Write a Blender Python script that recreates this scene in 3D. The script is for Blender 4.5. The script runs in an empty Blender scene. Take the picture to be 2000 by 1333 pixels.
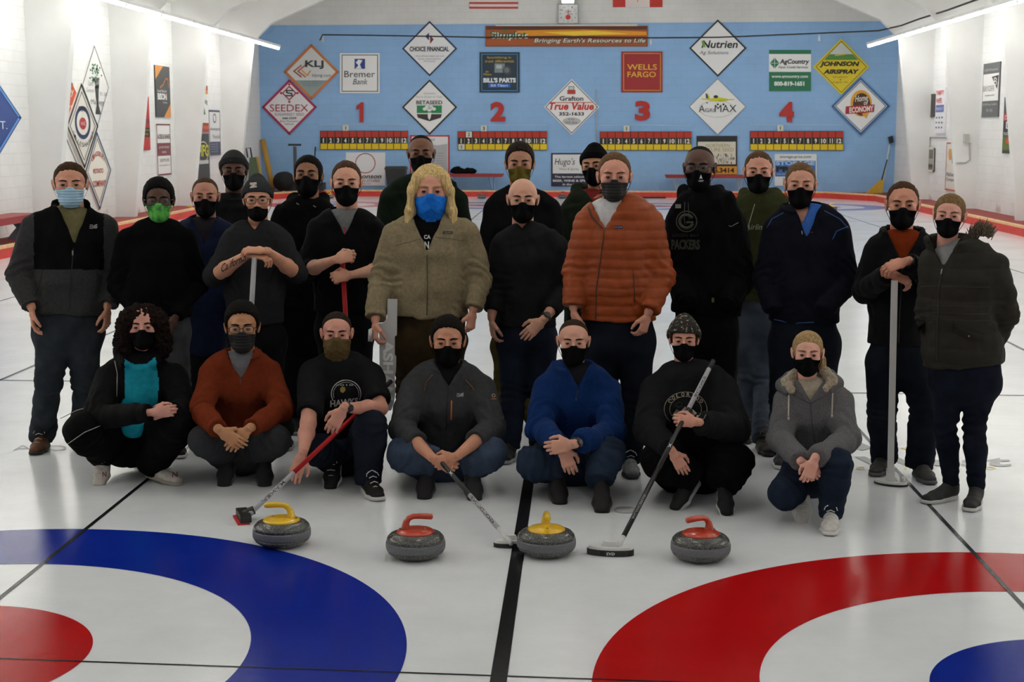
import bpy, math, random
import numpy as np
from mathutils import Vector, Matrix
from mathutils.bvhtree import BVHTree

# ---------------------------------------------------------------- camera, world, exposure
scene = bpy.context.scene
C = scene.collection
FPX, CH, PIT, YAW = 2893.8, 1.99, 0.1408, 0.0464      # focal length in pixels of the 2000 wide frame, camera height, pitch, yaw
cd = bpy.data.cameras.new('camera'); cam = bpy.data.objects.new('camera', cd); C.objects.link(cam)
cd.sensor_width = 36.0; cd.lens = 36.0 * FPX / 2000.0; cd.clip_end = 200
cd.dof.use_dof = True; cd.dof.focus_distance = 8.6; cd.dof.aperture_fstop = 8.0
cam.location = (0, 0, CH); cam.rotation_euler = (math.pi / 2 - PIT, 0, YAW)
scene.camera = cam
world = bpy.data.worlds.new('world'); scene.world = world; world.use_nodes = True
world.node_tree.nodes['Background'].inputs[0].default_value = (0.8, 0.87, 1.0, 1)
world.node_tree.nodes['Background'].inputs[1].default_value = 0.05
scene.view_settings.view_transform = 'Standard'; scene.view_settings.look = 'None'
scene.view_settings.gamma = 1.0; scene.view_settings.use_curve_mapping = False
scene.view_settings.exposure = 0.0
LAMP = 40.0                                             # emission of the fluorescent tubes
cy_, sy_ = math.cos(YAW), math.sin(YAW); cp_, sp_ = math.cos(PIT), math.sin(PIT)
CF = np.array([-sy_ * cp_, cy_ * cp_, -sp_]); CR = np.array([cy_, sy_, 0.0]); CU = np.cross(CR, CF)
CO = np.array([0, 0, CH])
def ray(px, py):
    d = CF + CR * ((px - 1000) / FPX) + CU * ((666.5 - py) / FPX)
    return d
def G(px, py, z=0.0):
    d = ray(px, py); return CO + d * ((z - CH) / d[2])
def P(px, py, Y):
    d = ray(px, py); return CO + d * (Y / d[1])
SKEW = 0.049                                            # the far wall is not quite square to the sheets
YW0 = 45.15
def yw(x): return YW0 - SKEW * x
def WB(px, py, off=0.0):                                # point on the far wall
    d = ray(px, py); t = (YW0 - off) / (d[1] + SKEW * d[0]); return CO + d * t
def ppm(Y): return FPX / Y

# ---------------------------------------------------------------- object helpers
def link(o, parent=None):
    C.objects.link(o)
    if parent is not None: o.parent = parent
    return o
def thing(name, label, cat, loc=(0, 0, 0), group=None):
    o = bpy.data.objects.new(name, None); o.empty_display_size = 0.1
    o.location = [float(v) for v in loc]; link(o)
    o['label'] = label; o['category'] = cat
    if group: o['group'] = group
    return o
def tag(o, label, cat, group=None, kind=None):
    if label: o['label'] = label
    if cat: o['category'] = cat
    if group: o['group'] = group
    if kind: o['kind'] = kind
    return o
def struct(o, label=None):
    o['kind'] = 'structure'
    if label: o['label'] = label
    return o
def mesh_np(name, V, F, mats, midx=None, smooth=True):
    """V (n,3); F list of lists or (m,k) array"""
    me = bpy.data.meshes.new(name)
    V = np.asarray(V, np.float32)
    if isinstance(F, np.ndarray):
        m, k = F.shape; flat = F.reshape(-1).astype(np.int32); tot = np.full(m, k, np.int32)
    else:
        tot = np.array([len(f) for f in F], np.int32); m = len(F)
        flat = np.array([i for f in F for i in f], np.int32)
    start = np.concatenate([[0], np.cumsum(tot)[:-1]]).astype(np.int32) if m else np.zeros(0, np.int32)
    me.vertices.add(len(V)); me.vertices.foreach_set('co', V.reshape(-1))
    me.loops.add(len(flat)); me.loops.foreach_set('vertex_index', flat)
    me.polygons.add(m); me.polygons.foreach_set('loop_start', start); me.polygons.foreach_set('loop_total', tot)
    if midx is not None: me.polygons.foreach_set('material_index', np.asarray(midx, np.int32))
    me.polygons.foreach_set('use_smooth', np.full(m, bool(smooth)))
    for mt in (mats if isinstance(mats, (list, tuple)) else [mats]): me.materials.append(mt)
    me.update(calc_edges=True); me.validate()
    return me
def part(name, V, F, mats, parent=None, midx=None, smooth=True, origin=None):
    V = np.asarray(V, np.float64)
    org = np.zeros(3)
    if parent is not None:
        p = parent
        while p is not None: org = org + np.array(p.location); p = p.parent
    if origin is not None and parent is None: org = np.array(origin, float)
    me = mesh_np(name, V - org, F, mats, midx, smooth)
    o = link(bpy.data.objects.new(name, me), parent)
    if parent is None: o.location = [float(v) for v in org]
    return o

class MB:
    """collects polygons in world coordinates"""
    def __init__(s): s.V = []; s.F = []; s.M = []
    def add(s, V, F, m=0):
        n = len(s.V); s.V += [tuple(float(c) for c in v) for v in V]; s.F += [[i + n for i in f] for f in F]; s.M += [m] * len(F); return s
    def box(s, lo, hi, m=0):
        x0, y0, z0 = lo; x1, y1, z1 = hi
        V = [(x0,y0,z0),(x1,y0,z0),(x1,y1,z0),(x0,y1,z0),(x0,y0,z1),(x1,y0,z1),(x1,y1,z1),(x0,y1,z1)]
        return s.add(V, [(0,3,2,1),(4,5,6,7),(0,1,5,4),(1,2,6,5),(2,3,7,6),(3,0,4,7)], m)
    def prism(s, bottom, top, m=0):
        n = len(bottom); V = list(bottom) + list(top)
        F = [list(range(n))[::-1], [n + i for i in range(n)]] + [[i, (i+1) % n, n + (i+1) % n, n + i] for i in range(n)]
        return s.add(V, F, m)
    def obox(s, c, ax, ay, az, m=0):
        c, ax, ay, az = (np.array(v, float) for v in (c, ax, ay, az))
        return s.prism([c-ax-ay-az, c+ax-ay-az, c+ax+ay-az, c-ax+ay-az], [c-ax-ay+az, c+ax-ay+az, c+ax+ay+az, c-ax+ay+az], m)
    def tube(s, pts, r, n=8, m=0, flat=None):
        pts = [np.array(p, float) for p in pts]; k = len(pts)
        rs = r if isinstance(r, (list, tuple)) else [r] * k
        rings = []; prev = None
        for i, p in enumerate(pts):
            t = pts[min(i+1, k-1)] - pts[max(i-1, 0)]; t /= (np.linalg.norm(t) + 1e-9)
            if prev is None:
                a = np.array([0, 0, 1.0]) if abs(t[2]) < 0.9 else np.array([1.0, 0, 0])
                u = np.cross(t, a)
            else: u = prev - t * (prev @ t)
            u /= np.linalg.norm(u) + 1e-9; prev = u; v = np.cross(t, u)
            rings.append([p + (u * math.cos(2*math.pi*j/n) + v * math.sin(2*math.pi*j/n)) * rs[i] for j in range(n)])
        V = [q for R in rings for q in R]
        F = [[i*n + j, i*n + (j+1) % n, (i+1)*n + (j+1) % n, (i+1)*n + j] for i in range(k-1) for j in range(n)]
        F += [list(range(n))[::-1], [(k-1)*n + j for j in range(n)]]
        return s.add(V, F, m)
    def lathe(s, prof, n=32, c=(0, 0, 0), m=0):
        V = []; F = []
        for (r, z) in prof:
            for j in range(n):
                a = 2*math.pi*j/n; V.append((c[0] + r*math.cos(a), c[1] + r*math.sin(a), c[2] + z))
        for i in range(len(prof)-1):
            for j in range(n): F.append([i*n+j, i*n+(j+1) % n, (i+1)*n+(j+1) % n, (i+1)*n+j])
        F.append(list(range(n))[::-1]); F.append([(len(prof)-1)*n + j for j in range(n)])
        return s.add(V, F, m)
    def build(s, name, mats, parent=None, smooth=False, origin=None):
        return part(name, s.V, s.F, mats, parent, s.M, smooth, origin)

# ---------------------------------------------------------------- materials
def srgb(c):
    if isinstance(c, str): c = tuple(int(c[i:i+2], 16) for i in (0, 2, 4))
    return tuple((v/255/12.92) if v/255 <= 0.04045 else ((v/255 + 0.055)/1.055)**2.4 for v in c)
_mc = {}
def mat(name, col, rough=0.6, metal=0.0, spec=0.5, noise=None, bump=None, sheen=0.0, emis=0.0, coat=0.0, trans=0.0):
    key = (name, str(col), rough, metal, spec, str(noise), str(bump), sheen, emis, coat)
    if key in _mc: return _mc[key]
    m = bpy.data.materials.new(name); m.use_nodes = True; nt = m.node_tree; b = nt.nodes['Principled BSDF']
    c = srgb(col) if (isinstance(col, str) or max(col) > 1.0) else col
    b.inputs['Base Color'].default_value = (*c, 1)
    b.inputs['Roughness'].default_value = rough; b.inputs['Metallic'].default_value = metal
    b.inputs['Specular IOR Level'].default_value = spec
    if sheen: b.inputs['Sheen Weight'].default_value = sheen; b.inputs['Sheen Roughness'].default_value = 0.5
    if coat: b.inputs['Coat Weight'].default_value = coat; b.inputs['Coat Roughness'].default_value = 0.05
    if emis: b.inputs['Emission Color'].default_value = (*c, 1); b.inputs['Emission Strength'].default_value = emis
    tc = None
    if noise or bump: tc = nt.nodes.new('ShaderNodeTexCoord')
    def tex(scale, stretch=None, detail=4):
        n = nt.nodes.new('ShaderNodeTexNoise'); n.inputs['Scale'].default_value = scale; n.inputs['Detail'].default_value = detail
        if stretch:
            mp = nt.nodes.new('ShaderNodeMapping'); mp.inputs['Scale'].default_value = stretch
            nt.links.new(tc.outputs['Object'], mp.inputs[0]); nt.links.new(mp.outputs[0], n.inputs[0])
        else: nt.links.new(tc.outputs['Object'], n.inputs[0])
        return n
    if noise:                                            # (scale, amount) or (scale, other colour, low, high)
        n = tex(noise[0], noise[4] if len(noise) > 4 else None)
        r = nt.nodes.new('ShaderNodeValToRGB'); nt.links.new(n.outputs[0], r.inputs[0])
        if len(noise) == 2:
            k = noise[1]; c0 = tuple(v*(1-k) for v in c); c1 = tuple(min(1, v*(1+k)) for v in c); lo, hi = 0.3, 0.7
        else:
            c0 = c; c1 = srgb(noise[1]); lo, hi = noise[2], noise[3]
        r.color_ramp.elements[0].position = lo; r.color_ramp.elements[0].color = (*c0, 1)
        r.color_ramp.elements[1].position = hi; r.color_ramp.elements[1].color = (*c1, 1)
        nt.links.new(r.outputs[0], b.inputs['Base Color'])
    if bump:                                             # (scale, strength, distance)
        n = tex(bump[0], bump[3] if len(bump) > 3 else None)
        bp = nt.nodes.new('ShaderNodeBump'); bp.inputs['Strength'].default_value = bump[1]; bp.inputs['Distance'].default_value = bump[2]
        nt.links.new(n.outputs[0], bp.inputs['Height']); nt.links.new(bp.outputs[0], b.inputs['Normal'])
    _mc[key] = m
    return m
def cloth(col, kind='knit'):
    if kind == 'fleece': return mat('fleece', col, 0.95, 0, 0.08, (60, 0.16), (140, 0.5, 0.004), sheen=0.04)
    if kind == 'denim': return mat('denim', col, 0.9, 0, 0.08, (9, 0.35), (400, 0.3, 0.001))
    if kind == 'shell': return mat('shell_fabric', col, 0.8, 0, 0.1, (30, 0.08), (60, 0.15, 0.003))
    if kind == 'heather': return mat('heather_fabric', col, 0.95, 0, 0.2, (260, 0.45), (200, 0.3, 0.002))
    return mat('knit_fabric', col, 0.95, 0, 0.06, (40, 0.12), (220, 0.35, 0.002))
def paint(col, rough=0.55): return mat('paint', col, rough)
def hair_m(col):
    m = mat('hair', col, 0.8, 0, 0.08, None, (120, 0.8, 0.004, (1, 1, 0.15)))
    if 'streak' in m: return m
    m['streak'] = 1; nt = m.node_tree; b = nt.nodes['Principled BSDF']; c = srgb(col)
    tc = nt.nodes.new('ShaderNodeTexCoord'); mp = nt.nodes.new('ShaderNodeMapping'); mp.inputs['Scale'].default_value = (1, 1, .12)
    n = nt.nodes.new('ShaderNodeTexNoise'); n.inputs['Scale'].default_value = 110; r = nt.nodes.new('ShaderNodeValToRGB')
    nt.links.new(tc.outputs['Object'], mp.inputs[0]); nt.links.new(mp.outputs[0], n.inputs[0]); nt.links.new(n.outputs[0], r.inputs[0]); nt.links.new(r.outputs[0], b.inputs['Base Color'])
    r.color_ramp.elements[0].position = .35; r.color_ramp.elements[0].color = (*[v*.62 for v in c], 1); r.color_ramp.elements[1].position = .65; r.color_ramp.elements[1].color = (*[min(1, v*1.12) for v in c], 1)
    return m
def skinm(col): return mat('skin', tuple(min(1.0, v*k) for v, k in zip(srgb(col), (1.18, 1.20, 1.24))), 0.55, 0, 0.4, (14, 0.10), (150, 0.08, 0.002))
def hairm(col): return hair_m(col)

# ---------------------------------------------------------------- text
_tcache = {}
def text_mesh(s, bold=0.0, shear=0.0, space=1.0):
    """outline-filled text as (V2, F) normalised to its own bounding box"""
    key = (s, bold, shear, space)
    if key in _tcache: return _tcache[key]
    cu = bpy.data.curves.new('t', 'FONT'); cu.body = s; cu.size = 1.0; cu.offset = bold; cu.shear = shear
    cu.space_character = space; cu.resolution_u = 3; cu.fill_mode = 'FRONT'; cu.dimensions = '2D'
    o = bpy.data.objects.new('t', cu); C.objects.link(o)
    dg = bpy.context.evaluated_depsgraph_get(); dg.update()
    me = bpy.data.meshes.new_from_object(o.evaluated_get(dg))
    V = np.array([v.co[:2] for v in me.vertices]).reshape(-1, 2); F = [list(p.vertices) for p in me.polygons]
    bpy.data.objects.remove(o); bpy.data.curves.remove(cu); bpy.data.meshes.remove(me)
    if len(V):
        lo = V.min(0); hi = V.max(0); V = (V - lo) / np.maximum(hi - lo, 1e-6)
    _tcache[key] = (V, F)
    return _tcache[key]

# ---------------------------------------------------------------- implicit surfaces
def nrm(v): v = np.array(v, float); return v / (np.linalg.norm(v) + 1e-12)
class Prim:
    def __init__(s, lo, hi, f): s.lo = np.array(lo, float); s.hi = np.array(hi, float); s.f = f
def ecap(p0, p1, a0, a1=None, b0=None, b1=None, side=(1, 0, 0), flat0=False, flat1=False, hollow=0.0):
    """tapered capsule with elliptical section; a along side, b along the other axis"""
    a1 = a0 if a1 is None else a1; b0 = a0 if b0 is None else b0; b1 = (a1 if b0 == a0 else b0) if b1 is None else b1
    p0 = np.array(p0, float); p1 = np.array(p1, float); ax = p1 - p0; L = np.linalg.norm(ax) + 1e-9; ax = ax / L
    sd = np.array(side, float); sd = sd - ax * (sd @ ax)
    if np.linalg.norm(sd) < 1e-3: sd = np.cross(ax, [0, 1, 0.3])
    sd = nrm(sd); dp = np.cross(ax, sd)
    R = max(a0, a1, b0, b1) + hollow
    def f(X, Y, Z):
        x = X - p0[0]; y = Y - p0[1]; z = Z - p0[2]
        w = x*ax[0] + y*ax[1] + z*ax[2]
        t = np.clip(w / L, 0, 1)
        u = x*sd[0] + y*sd[1] + z*sd[2]; v = x*dp[0] + y*dp[1] + z*dp[2]
        a = a0 + (a1 - a0) * t; b = b0 + (b1 - b0) * t; c = np.minimum(a, b)
        e = (w - t * L)
        if hollow:
            q = np.sqrt((u/a)**2 + (v/b)**2)
            d = np.abs((q - 1) * c) - hollow
            return np.maximum(d, np.maximum(-w, w - L))
        q = np.sqrt((u/a)**2 + (v/b)**2 + (e/c)**2)
        d = (q - 1) * c
        if flat0: d = np.maximum(d, -w)
        if flat1: d = np.maximum(d, w - L)
        return d
    return Prim(np.minimum(p0, p1) - R, np.maximum(p0, p1) + R, f)
def ell(c, r):
    c = np.array(c, float); r = np.array(r if hasattr(r, '__len__') else [r]*3, float); m = r.min()
    def f(X, Y, Z):
        q = np.sqrt(((X-c[0])/r[0])**2 + ((Y-c[1])/r[1])**2 + ((Z-c[2])/r[2])**2)
        return (q - 1) * m
    return Prim(c - r, c + r, f)
def smin(a, b, k):
    if k <= 0: return np.minimum(a, b)
    h = np.maximum(k - np.abs(a - b), 0) / k
    return np.minimum(a, b) - h*h*k*0.25
def smax(a, b, k): return -smin(-a, -b, k)
def field_mesh(ops, vox):
    us = [o for o in ops if o[0] == 'u']
    lo = np.min([o[1].lo for o in us], 0) - 3*vox; hi = np.max([o[1].hi for o in us], 0) + 3*vox
    n = np.ceil((hi - lo) / vox).astype(int) + 1
    ax = [lo[i] + vox * np.arange(n[i]) for i in range(3)]
    D = np.full(tuple(n), 0.5, np.float32)
    for o in ops:
        k = o[2]
        if o[0] in 'us' and isinstance(o[1], Prim):
            m = max(k, 0) + 2.5*vox
            i0 = np.clip(np.floor((o[1].lo - m - lo) / vox).astype(int), 0, n-1); i1 = np.clip(np.ceil((o[1].hi + m - lo) / vox).astype(int) + 1, 1, n)
            if (i1 <= i0).any(): continue
            sl = tuple(slice(i0[i], i1[i]) for i in range(3))
            X = ax[0][sl[0]][:, None, None]; Y = ax[1][sl[1]][None, :, None]; Z = ax[2][sl[2]][None, None, :]
            d = o[1].f(X, Y, Z).astype(np.float32)
            D[sl] = smin(D[sl], d, k) if o[0] == 'u' else smax(D[sl], -d, k)
        else:
            X = ax[0][:, None, None]; Y = ax[1][None, :, None]; Z = ax[2][None, None, :]
            d = np.broadcast_to(o[1](X, Y, Z), D.shape).astype(np.float32)
            D = smax(D, -d, k) if o[0] == 's' else smax(D, d, k)
    D[0] = D[-1] = 0.5; D[:, 0] = D[:, -1] = 0.5; D[:, :, 0] = D[:, :, -1] = 0.5
    return surface_nets(D, lo, vox)
def surface_nets(D, lo, vox):
    S = D < 0
    c = S[:-1, :-1, :-1].astype(np.int8)
    cnt = np.zeros(tuple(s-1 for s in D.shape), np.int8)
    for i in (0, 1):
        for j in (0, 1):
            for k in (0, 1):
                cnt += S[i:S.shape[0]-1+i, j:S.shape[1]-1+j, k:S.shape[2]-1+k]
    act = np.argwhere((cnt > 0) & (cnt < 8))
    if not len(act): return np.zeros((0, 3)), np.zeros((0, 4), int)
    idx = np.full(cnt.shape, -1, np.int64); idx[tuple(act.T)] = np.arange(len(act))
    corner = [(i, j, k) for i in (0, 1) for j in (0, 1) for k in (0, 1)]
    val = np.stack([D[act[:, 0]+i, act[:, 1]+j, act[:, 2]+k] for i, j, k in corner], 1)
    acc = np.zeros((len(act), 3)); num = np.zeros(len(act))
    cc = np.array(corner, float)
    for a in range(8):
        for b in range(a+1, 8):
            if np.abs(cc[a]-cc[b]).sum() != 1: continue
            va, vb = val[:, a], val[:, b]; m = (va < 0) != (vb < 0)
            t = np.where(m, va / np.where(m, va - vb, 1), 0)
            p = cc[a] + (cc[b]-cc[a]) * t[:, None]
            acc += p * m[:, None]; num += m
    V = lo + vox * (act + acc / num[:, None])
    faces = []
    for d in range(3):
        e1, e2 = (d+1) % 3, (d+2) % 3
        A = S; sl0 = [slice(None)]*3; sl1 = [slice(None)]*3; sl0[d] = slice(0, -1); sl1[d] = slice(1, None)
        s0 = A[tuple(sl0)]; s1 = A[tuple(sl1)]
        E = np.argwhere(s0 != s1)
        E = E[(E[:, e1] > 0) & (E[:, e2] > 0)]
        ok = (E[:, e1] < D.shape[e1]-1) & (E[:, e2] < D.shape[e2]-1); E = E[ok]
        def at(o1, o2):
            q = E.copy(); q[:, e1] -= o1; q[:, e2] -= o2; return idx[q[:, 0], q[:, 1], q[:, 2]]
        Q = np.stack([at(1, 1), at(0, 1), at(0, 0), at(1, 0)], 1)
        ins = S[E[:, 0], E[:, 1], E[:, 2]]
        Q = np.where(ins[:, None], Q, Q[:, ::-1])
        faces.append(Q)
    F = np.concatenate(faces); F = F[(F >= 0).all(1)]
    return V, F
def vnormals(V, F):
    if not len(F): return np.zeros_like(V)
    n = np.cross(V[F[:, 2]] - V[F[:, 0]], V[F[:, 3]] - V[F[:, 1]])
    N = np.zeros_like(V)
    for k in range(4): np.add.at(N, F[:, k], n)
    return N / (np.linalg.norm(N, axis=1, keepdims=True) + 1e-12)
_rng = np.random.default_rng(7)
_lat = _rng.random((32, 32, 32)).astype(np.float32)
def vnoise(p):
    p = np.asarray(p); i = np.floor(p).astype(int); f = p - i; f = f*f*(3-2*f)
    r = 0
    for a in (0, 1):
        wa = f[:, 0] if a else 1-f[:, 0]
        for b in (0, 1):
            wb = f[:, 1] if b else 1-f[:, 1]
            for c in (0, 1):
                wc = f[:, 2] if c else 1-f[:, 2]
                r = r + wa*wb*wc*_lat[(i[:, 0]+a) % 32, (i[:, 1]+b) % 32, (i[:, 2]+c) % 32]
    return r*2 - 1
YW0 = 46.0
XL = -10.05; XRW = 9.45                                  # side walls
# ---------------------------------------------------------------- room materials
def block_wall(name, col, along, noise_col=None):
    m = bpy.data.materials.new(name); m.use_nodes = True; nt = m.node_tree; b = nt.nodes['Principled BSDF']
    tc = nt.nodes.new('ShaderNodeTexCoord'); sep = nt.nodes.new('ShaderNodeSeparateXYZ'); cmb = nt.nodes.new('ShaderNodeCombineXYZ')
    nt.links.new(tc.outputs['Object'], sep.inputs[0])
    nt.links.new(sep.outputs[0 if along == 'x' else 1], cmb.inputs[0]); nt.links.new(sep.outputs[2], cmb.inputs[1])
    br = nt.nodes.new('ShaderNodeTexBrick'); nt.links.new(cmb.outputs[0], br.inputs[0])
    c = srgb(col); br.inputs['Color1'].default_value = (*c, 1); br.inputs['Color2'].default_value = (*[v*0.97 for v in c], 1)
    br.inputs['Mortar'].default_value = (*[v*0.86 for v in c], 1); br.inputs['Scale'].default_value = 1.0
    br.inputs['Mortar Size'].default_value = 0.006; br.inputs['Mortar Smooth'].default_value = 0.6
    br.inputs['Brick Width'].default_value = 0.4; br.inputs['Row Height'].default_value = 0.2
    n = nt.nodes.new('ShaderNodeTexNoise'); n.inputs['Scale'].default_value = 1.3; n.inputs['Detail'].default_value = 6
    nt.links.new(tc.outputs['Object'], n.inputs[0])
    mx = nt.nodes.new('ShaderNodeMixRGB'); mx.blend_type = 'MULTIPLY'; mx.inputs[0].default_value = 0.35
    r = nt.nodes.new('ShaderNodeValToRGB'); r.color_ramp.elements[0].position = 0.3; r.color_ramp.elements[0].color = (0.82, 0.82, 0.8, 1); r.color_ramp.elements[1].position = 0.6
    nt.links.new(n.outputs[0], r.inputs[0]); nt.links.new(br.outputs[0], mx.inputs[1]); nt.links.new(r.outputs[0], mx.inputs[2])
    st = nt.nodes.new('ShaderNodeTexNoise'); st.inputs['Scale'].default_value = 2.2; st.inputs['Detail'].default_value = 8; nt.links.new(tc.outputs['Object'], st.inputs[0])
    zr = nt.nodes.new('ShaderNodeMapRange'); nt.links.new(sep.outputs[2], zr.inputs[0]); zr.inputs[1].default_value = 0.15; zr.inputs[2].default_value = 0.85; zr.inputs[3].default_value = 0.16; zr.inputs[4].default_value = -0.12
    ad = nt.nodes.new('ShaderNodeMath'); ad.operation = 'ADD'; nt.links.new(st.outputs[0], ad.inputs[0]); nt.links.new(zr.outputs[0], ad.inputs[1])
    sr = nt.nodes.new('ShaderNodeValToRGB'); sr.color_ramp.elements[0].position = 0.66; sr.color_ramp.elements[0].color = (0, 0, 0, 1); sr.color_ramp.elements[1].position = 0.80; sr.color_ramp.elements[1].color = (.6, .6, .6, 1); nt.links.new(ad.outputs[0], sr.inputs[0])
    m2 = nt.nodes.new('ShaderNodeMixRGB'); nt.links.new(sr.outputs[0], m2.inputs[0]); nt.links.new(mx.outputs[0], m2.inputs[1]); m2.inputs[2].default_value = (*srgb('9a7f6c'), 1)
    nt.links.new((m2 if along == 'y' else mx).outputs[0], b.inputs['Base Color']); b.inputs['Roughness'].default_value = 0.75
    bp = nt.nodes.new('ShaderNodeBump'); bp.inputs['Strength'].default_value = 0.4; bp.inputs['Distance'].default_value = 0.004; bp.invert = True
    nt.links.new(br.outputs['Fac'], bp.inputs['Height']); nt.links.new(bp.outputs[0], b.inputs['Normal'])
    return m
def ice_mat(name, col, coat=1.0):
    m = bpy.data.materials.new(name); m.use_nodes = True; nt = m.node_tree; b = nt.nodes['Principled BSDF']
    tc = nt.nodes.new('ShaderNodeTexCoord'); c = srgb(col)
    n = nt.nodes.new('ShaderNodeTexNoise'); n.inputs['Scale'].default_value = 1.1; n.inputs['Detail'].default_value = 8; n.inputs['Roughness'].default_value = 0.65
    nt.links.new(tc.outputs['Object'], n.inputs[0])
    r = nt.nodes.new('ShaderNodeValToRGB'); nt.links.new(n.outputs[0], r.inputs[0])
    r.color_ramp.elements[0].position = 0.3; r.color_ramp.elements[0].color = (*[v*0.90 for v in c], 1)
    r.color_ramp.elements[1].position = 0.65; r.color_ramp.elements[1].color = (*[min(1, v*1.04 + 0.004) for v in c], 1)
    nt.links.new(r.outputs[0], b.inputs['Base Color'])
    b.inputs['Roughness'].default_value = 0.16; b.inputs['IOR'].default_value = 1.31; b.inputs['Specular IOR Level'].default_value = 0.5 if name in ('ice',) else 0.16
    p = nt.nodes.new('ShaderNodeTexNoise'); p.inputs['Scale'].default_value = 130; p.inputs['Detail'].default_value = 2
    nt.links.new(tc.outputs['Object'], p.inputs[0])
    q = nt.nodes.new('ShaderNodeTexNoise'); q.inputs['Scale'].default_value = 9; q.inputs['Detail'].default_value = 3
    nt.links.new(tc.outputs['Object'], q.inputs[0])
    bp = nt.nodes.new('ShaderNodeBump'); bp.inputs['Strength'].default_value = 0.16; bp.inputs['Distance'].default_value = 0.003
    nt.links.new(p.outputs[0], bp.inputs['Height'])
    b2 = nt.nodes.new('ShaderNodeBump'); b2.inputs['Strength'].default_value = 0.10; b2.inputs['Distance'].default_value = 0.01
    nt.links.new(q.outputs[0], b2.inputs['Height']); nt.links.new(bp.outputs[0], b2.inputs['Normal'])
    nt.links.new(b2.outputs[0], b.inputs['Normal'])
    return m
M_wall_l = block_wall('white_block_side', 'eceded', 'y'); M_wall_b = block_wall('blue_block', '93bce8', 'x'); M_wall_w = block_wall('white_block_back', 'e4e5e3', 'x')
M_ceil = mat('ceiling_paint', 'ecebe4', 0.85, noise=(1.5, 0.04)); M_fin = mat('pilaster_paint', 'eaebea', 0.75, noise=(1.2, 0.04))
M_ice = ice_mat('ice', 'e6eaee'); M_iceblue = ice_mat('blue_ice', '08248c'); M_icered = ice_mat('red_ice', 'ab0a0e'); M_iceline = ice_mat('line_ice', '3a3d40')
M_iceblack = ice_mat('black_line_ice', '1b1c1e'); M_icegrey = ice_mat('grey_ice', '9fa2a3'); M_iceyel = ice_mat('yellow_ice', 'e8d384'); M_iceteal = ice_mat('teal_ice', 'b9dcd3')
M_iceblue2 = ice_mat('hazed_blue_ice', '6f84c4'); M_icered2 = ice_mat('hazed_red_ice', 'c06a80')  # paler blue and red for the far end, distance haze mixed into the colour
M_redcarpet = mat('red_carpet', '8a3a38', 0.95, noise=(20, 0.2)); M_redboard = mat('red_board', 'c4362c', 0.6, noise=(8, 0.15)); M_wood = mat('bumper_wood', 'd9b184', 0.7, noise=(12, 0.15))

# ---------------------------------------------------------------- floor, rings and lines
b = MB(); b.box((-11.5, -2.0, -0.3), (11.5, 47.5, 0.0)); floor = struct(b.build('floor', M_ice), 'white curling ice with painted houses and lines')
def annulus(cx, cy, r0, r1, m, z, name='house_ring', n=160):
    V = []; F = []
    for j in range(n):
        a = 2*math.pi*j/n; V += [(cx + r0*math.cos(a), cy + r0*math.sin(a), z), (cx + r1*math.cos(a), cy + r1*math.sin(a), z)]
    for j in range(n):
        k = (j+1) % n; F.append([2*j, 2*j+1, 2*k+1, 2*k])
    return struct(part(name, V, F, m, floor, smooth=False))
def gline(pts, w, m, z=0.0015, name='sheet_line'):
    V = []; F = []; pts = [np.array(p, float) for p in pts]
    for a, c in zip(pts[:-1], pts[1:]):
        d = nrm(c - a); s = np.array([-d[1], d[0]]) * w/2; k = len(V)
        for q in (a+s, a-s, c-s, c+s): V.append((q[0], q[1], z))
        F.append([k, k+1, k+2, k+3])
    return struct(part(name, V, F, m, floor, smooth=False))
SH = [-6.85, -2.4855, 1.878, 6.255]
for i, (x, y) in enumerate([(SH[0], 5.55), (SH[1], 5.331), (SH[2], 5.117), (SH[3], 4.9)]):
    outer, inner = (M_iceblue, M_icered) if i % 2 else (M_icered, M_iceblue)
    annulus(x, y, 1.219, 1.829, outer, 0.001); annulus(x, y, 0.15, 0.61, inner, 0.001)
gline([(SH[0]-2.2, 5.55 + 0.1), (SH[3]+2.2, 4.9 - 0.1)], 0.012, M_iceblack, 0.002)
for i, x in enumerate(SH):                                # the far houses, their veil of haze and ice put into paler colours
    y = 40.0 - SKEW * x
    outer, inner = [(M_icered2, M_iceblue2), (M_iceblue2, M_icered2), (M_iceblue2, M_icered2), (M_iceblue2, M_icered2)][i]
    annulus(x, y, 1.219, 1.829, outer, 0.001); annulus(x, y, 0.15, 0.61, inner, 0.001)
for x in SH: gline([(x, -1), (x, 43.5)], 0.022, M_iceblack if x != SH[2] else M_iceline, 0.0022)
gline([(-0.29, -1), (-0.29, 44.5)], 0.062, M_iceblack, 0.0022)
for x in (-4.67, 4.07): gline([(x, -1), (x, 44.5)], 0.03, M_iceline, 0.0022)
gline([(-8.9, 11.75), (8.3, 11.05)], 0.03, M_iceline, 0.0022)       # the hog line
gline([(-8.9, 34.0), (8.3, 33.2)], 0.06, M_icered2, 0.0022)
gline([(-8.9, 40.35), (8.3, 39.6)], 0.03, M_iceline, 0.0022)
def ice_text(s, x0, y0, x1, y1, m, bold=0.0):
    Vt, F = text_mesh(s, bold)
    V = [G(x0 + (x1-x0)*u, y1 + (y0-y1)*v) + np.array([0, 0, 0.0024]) for u, v in Vt]
    return struct(part('ice_lettering', V, F, m, floor, smooth=False))
ice_text('West', 1668, 893, 1975, 912, M_icegrey, 0.03)
ice_text('c u r l i n g . c o', 1672, 910, 1945, 921, M_iceyel, 0.01)
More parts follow.
